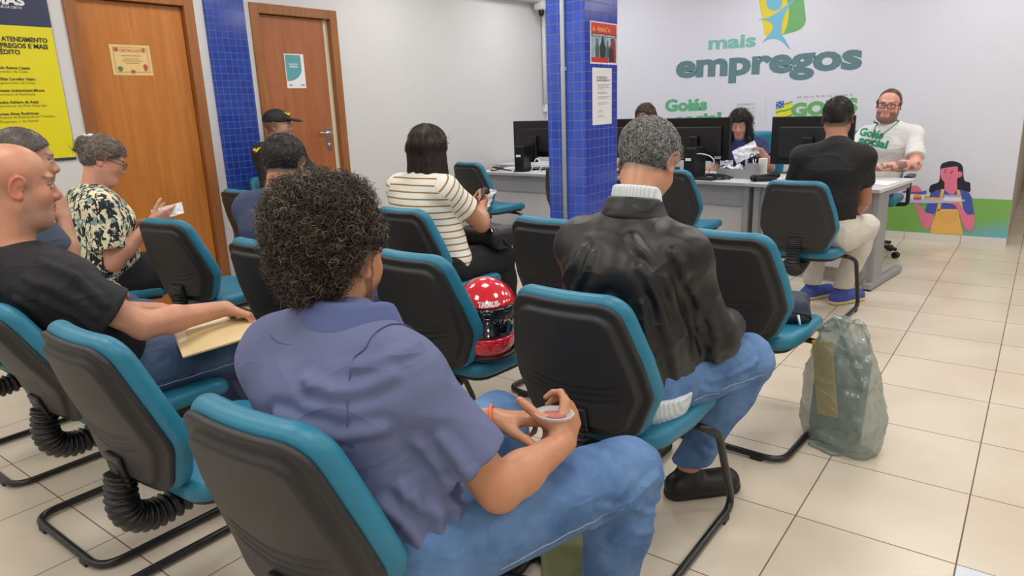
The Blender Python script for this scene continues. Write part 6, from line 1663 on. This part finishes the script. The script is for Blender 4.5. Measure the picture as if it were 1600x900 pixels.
# green bag below the front chair
g2_ = empty('plastic_bag', 'olive green plastic bag on the floor under the curly haired man', 'bag', (-.92, 1.47, 0), .3)
V, Q = sdf_mesh([rbox((0, 0, .10), (.20, .12, .19), .03), ell((.03, 0, .19), (.07, .04, .05), None, .03)], .006); nr = vnorm(V, Q); V = V + nr * (.008 * folds(V, (.2, .1, 1), 40, 5))[:, None]; V[:, 2] = np.maximum(V[:, 2], .002)
base_obj('bag_body', np_mesh('bag_body', V, Q, mat('olive_film', (140, 150, 108), .3, bump=.4, bscale=30, var=.3, vscale=9)), g2_)
tube_obj('handle', catmull([(-.04, 0, .20), (-.03, .01, .27), (.03, .01, .28), (.05, 0, .2)], 6), .006, mat('olive_handle', (120, 130, 92), .4), g2_, 6)

# backpack on the chair beside the plastic bag
bp_ = empty('backpack', 'small dark navy backpack lying on the seat behind the chair back, beside the plastic bag', 'backpack', (-.80, 2.85, .455), .2)
V, Q = sdf_mesh([rbox((0, 0, .05), (.24, .20, .10), .04), ell((.06, -.07, .035), (.07, .045, .032), None, .03)], .007); nr = vnorm(V, Q); V = V + nr * (.004 * wob(V, 40, 3))[:, None]; V[:, 2] = np.maximum(V[:, 2], .002)
base_obj('pack_body', np_mesh('pack_body', V, Q, mat('navy_nylon', (34, 44, 66), .6)), bp_)
tube_obj('strap', catmull([(.02, -.09, .05), (.09, -.10, .055), (.125, -.085, .04), (.12, -.07, .02)], 6), .012, M['black'], bp_, 8, flat=.5)
tube_obj('zip_pull', [(.085, -.115, .05), (.095, -.128, .015)], .005, M['white_plastic'], bp_, 6)

# handbag and paper with the striped shirt woman
hb_ = empty('handbag', 'black handbag on the lap of the woman in the striped shirt', 'bag', (-2.43, 3.0, .585), -.1)
V, Q = sdf_mesh([rbox((0, 0, .055), (.30, .20, .12), .045)], .008); V = V + vnorm(V, Q) * (.005 * wob(V, 26, 4))[:, None]; base_obj('bag_body', np_mesh('bag_body', V, Q, mat('black_bag_leather', (24, 24, 27), .45)), hb_)
tube_obj('strap', catmull([(-.1, -.05, .1), (-.02, -.09, .135), (.09, -.085, .12), (.15, -.04, .05), (.16, 0, -.0)], 6), .008, M['black'], hb_, 6)
tube_obj('zip_pull', [(.10, -.09, .118), (.12, -.098, .10)], .005, M['chrome'], hb_, 6)
c_ = at(762, 316, 'y', 3.12)
o = crumpled('paper_sheet', 'creased white paper in the hands of the woman in the striped shirt', tuple(c_), (.11, .16), M['paper'], 12, .008, R=headframe(-35, 0) @ headframe(0, -58))
c_ = at(750, 310, 'y', 3.09); pho = empty('phone', 'dark smartphone held over the white paper by the woman in the striped shirt', 'phone', tuple(c_))
b = bmesh.new(); add_box(b, (0, 0, 0), (.070, .14, .009), .003, R=Matrix((headframe(-35, 0) @ headframe(0, -58)).tolist())); bm_obj('casing', b, mat('phone_dark', (60, 56, 72), .25), pho)
b = bmesh.new(); add_box(b, (0, 0, .0), (.062, .128, .0015), 0, R=Matrix((headframe(-35, 0) @ headframe(0, -58)).tolist())); s_ = bm_obj('screen', b, mat('phone_screen', (90, 84, 110), .15), pho); s_.location = Vector((headframe(-35, 0) @ headframe(0, -58)) @ np.array([0, 0, .0052]))
# folded paper with the woman in the print blouse
c_ = at(262, 331, 'x', -3.64)
o = crumpled('folded_paper', 'folded printed paper in the hand of the woman in the leaf print blouse', tuple(c_), (.065, .16), M['paper'], 15, .004, R=headframe(-20, 0) @ headframe(0, 0, 60) @ headframe(0, -25))
# envelope on the bald man's lap
q = [at(277, 537, 'z', .632), at(286, 560, 'z', .612), at(409, 523, 'z', .628), at(400, 505, 'z', .638)]
q[0] = q[0] + (q[0] - q[1]) * .9; q[3] = q[3] + (q[3] - q[2]) * .9
c_ = sum(q) / 4; en = empty('envelope', 'brown paper envelope lying on the lap of the bald man', 'envelope', tuple(c_))
nn = unit(np.cross(q[2] - q[1], q[0] - q[1])); nn = nn * (1 if nn[2] > 0 else -1)
plate('envelope_body', [p - c_ for p in q], nn, .006, mat('manila_paper', (214, 190, 142), .75, var=.06, vscale=12), en)
mid = lambda a, b_: q[0] * (1 - a) * (1 - b_) + q[3] * a * (1 - b_) + q[1] * (1 - a) * b_ + q[2] * a * b_
plate('letter', [mid(*z) + nn * .006 - c_ for z in ((.0, -.05), (.02, .55), (.35, .32), (.42, .45), (.72, .12), (.68, -.02))], nn, .002, mat('cream_letter', (232, 224, 196), .75), en)
# clear plastic item in the hands of the curly haired man
c_ = at(866, 648, 'z', .715); cp_ = empty('plastic_cup', 'clear plastic lid with a reddish print held by the curly haired man', 'cup', tuple(c_), .3)
V, Q, T = lathe([(.001, -.004), (.036, -.004), (.042, .002), (.043, .005), (.040, .006), (.035, .0), (.001, .0)], 28); V[:, 1] *= .8
clr = mat('clear_plastic', (214, 222, 230), .08, alpha=.45, spec=.9)
base_obj('lid', np_mesh('lid', V, Q, clr), cp_)
V, Q, T = lathe([(.001, .0005), (.026, .0005), (.026, .0012), (.001, .0012)], 24); V[:, 1] *= .7; base_obj('printed_disc', np_mesh('printed_disc', V, Q, mat('red_print', (176, 96, 88), .5)), cp_)
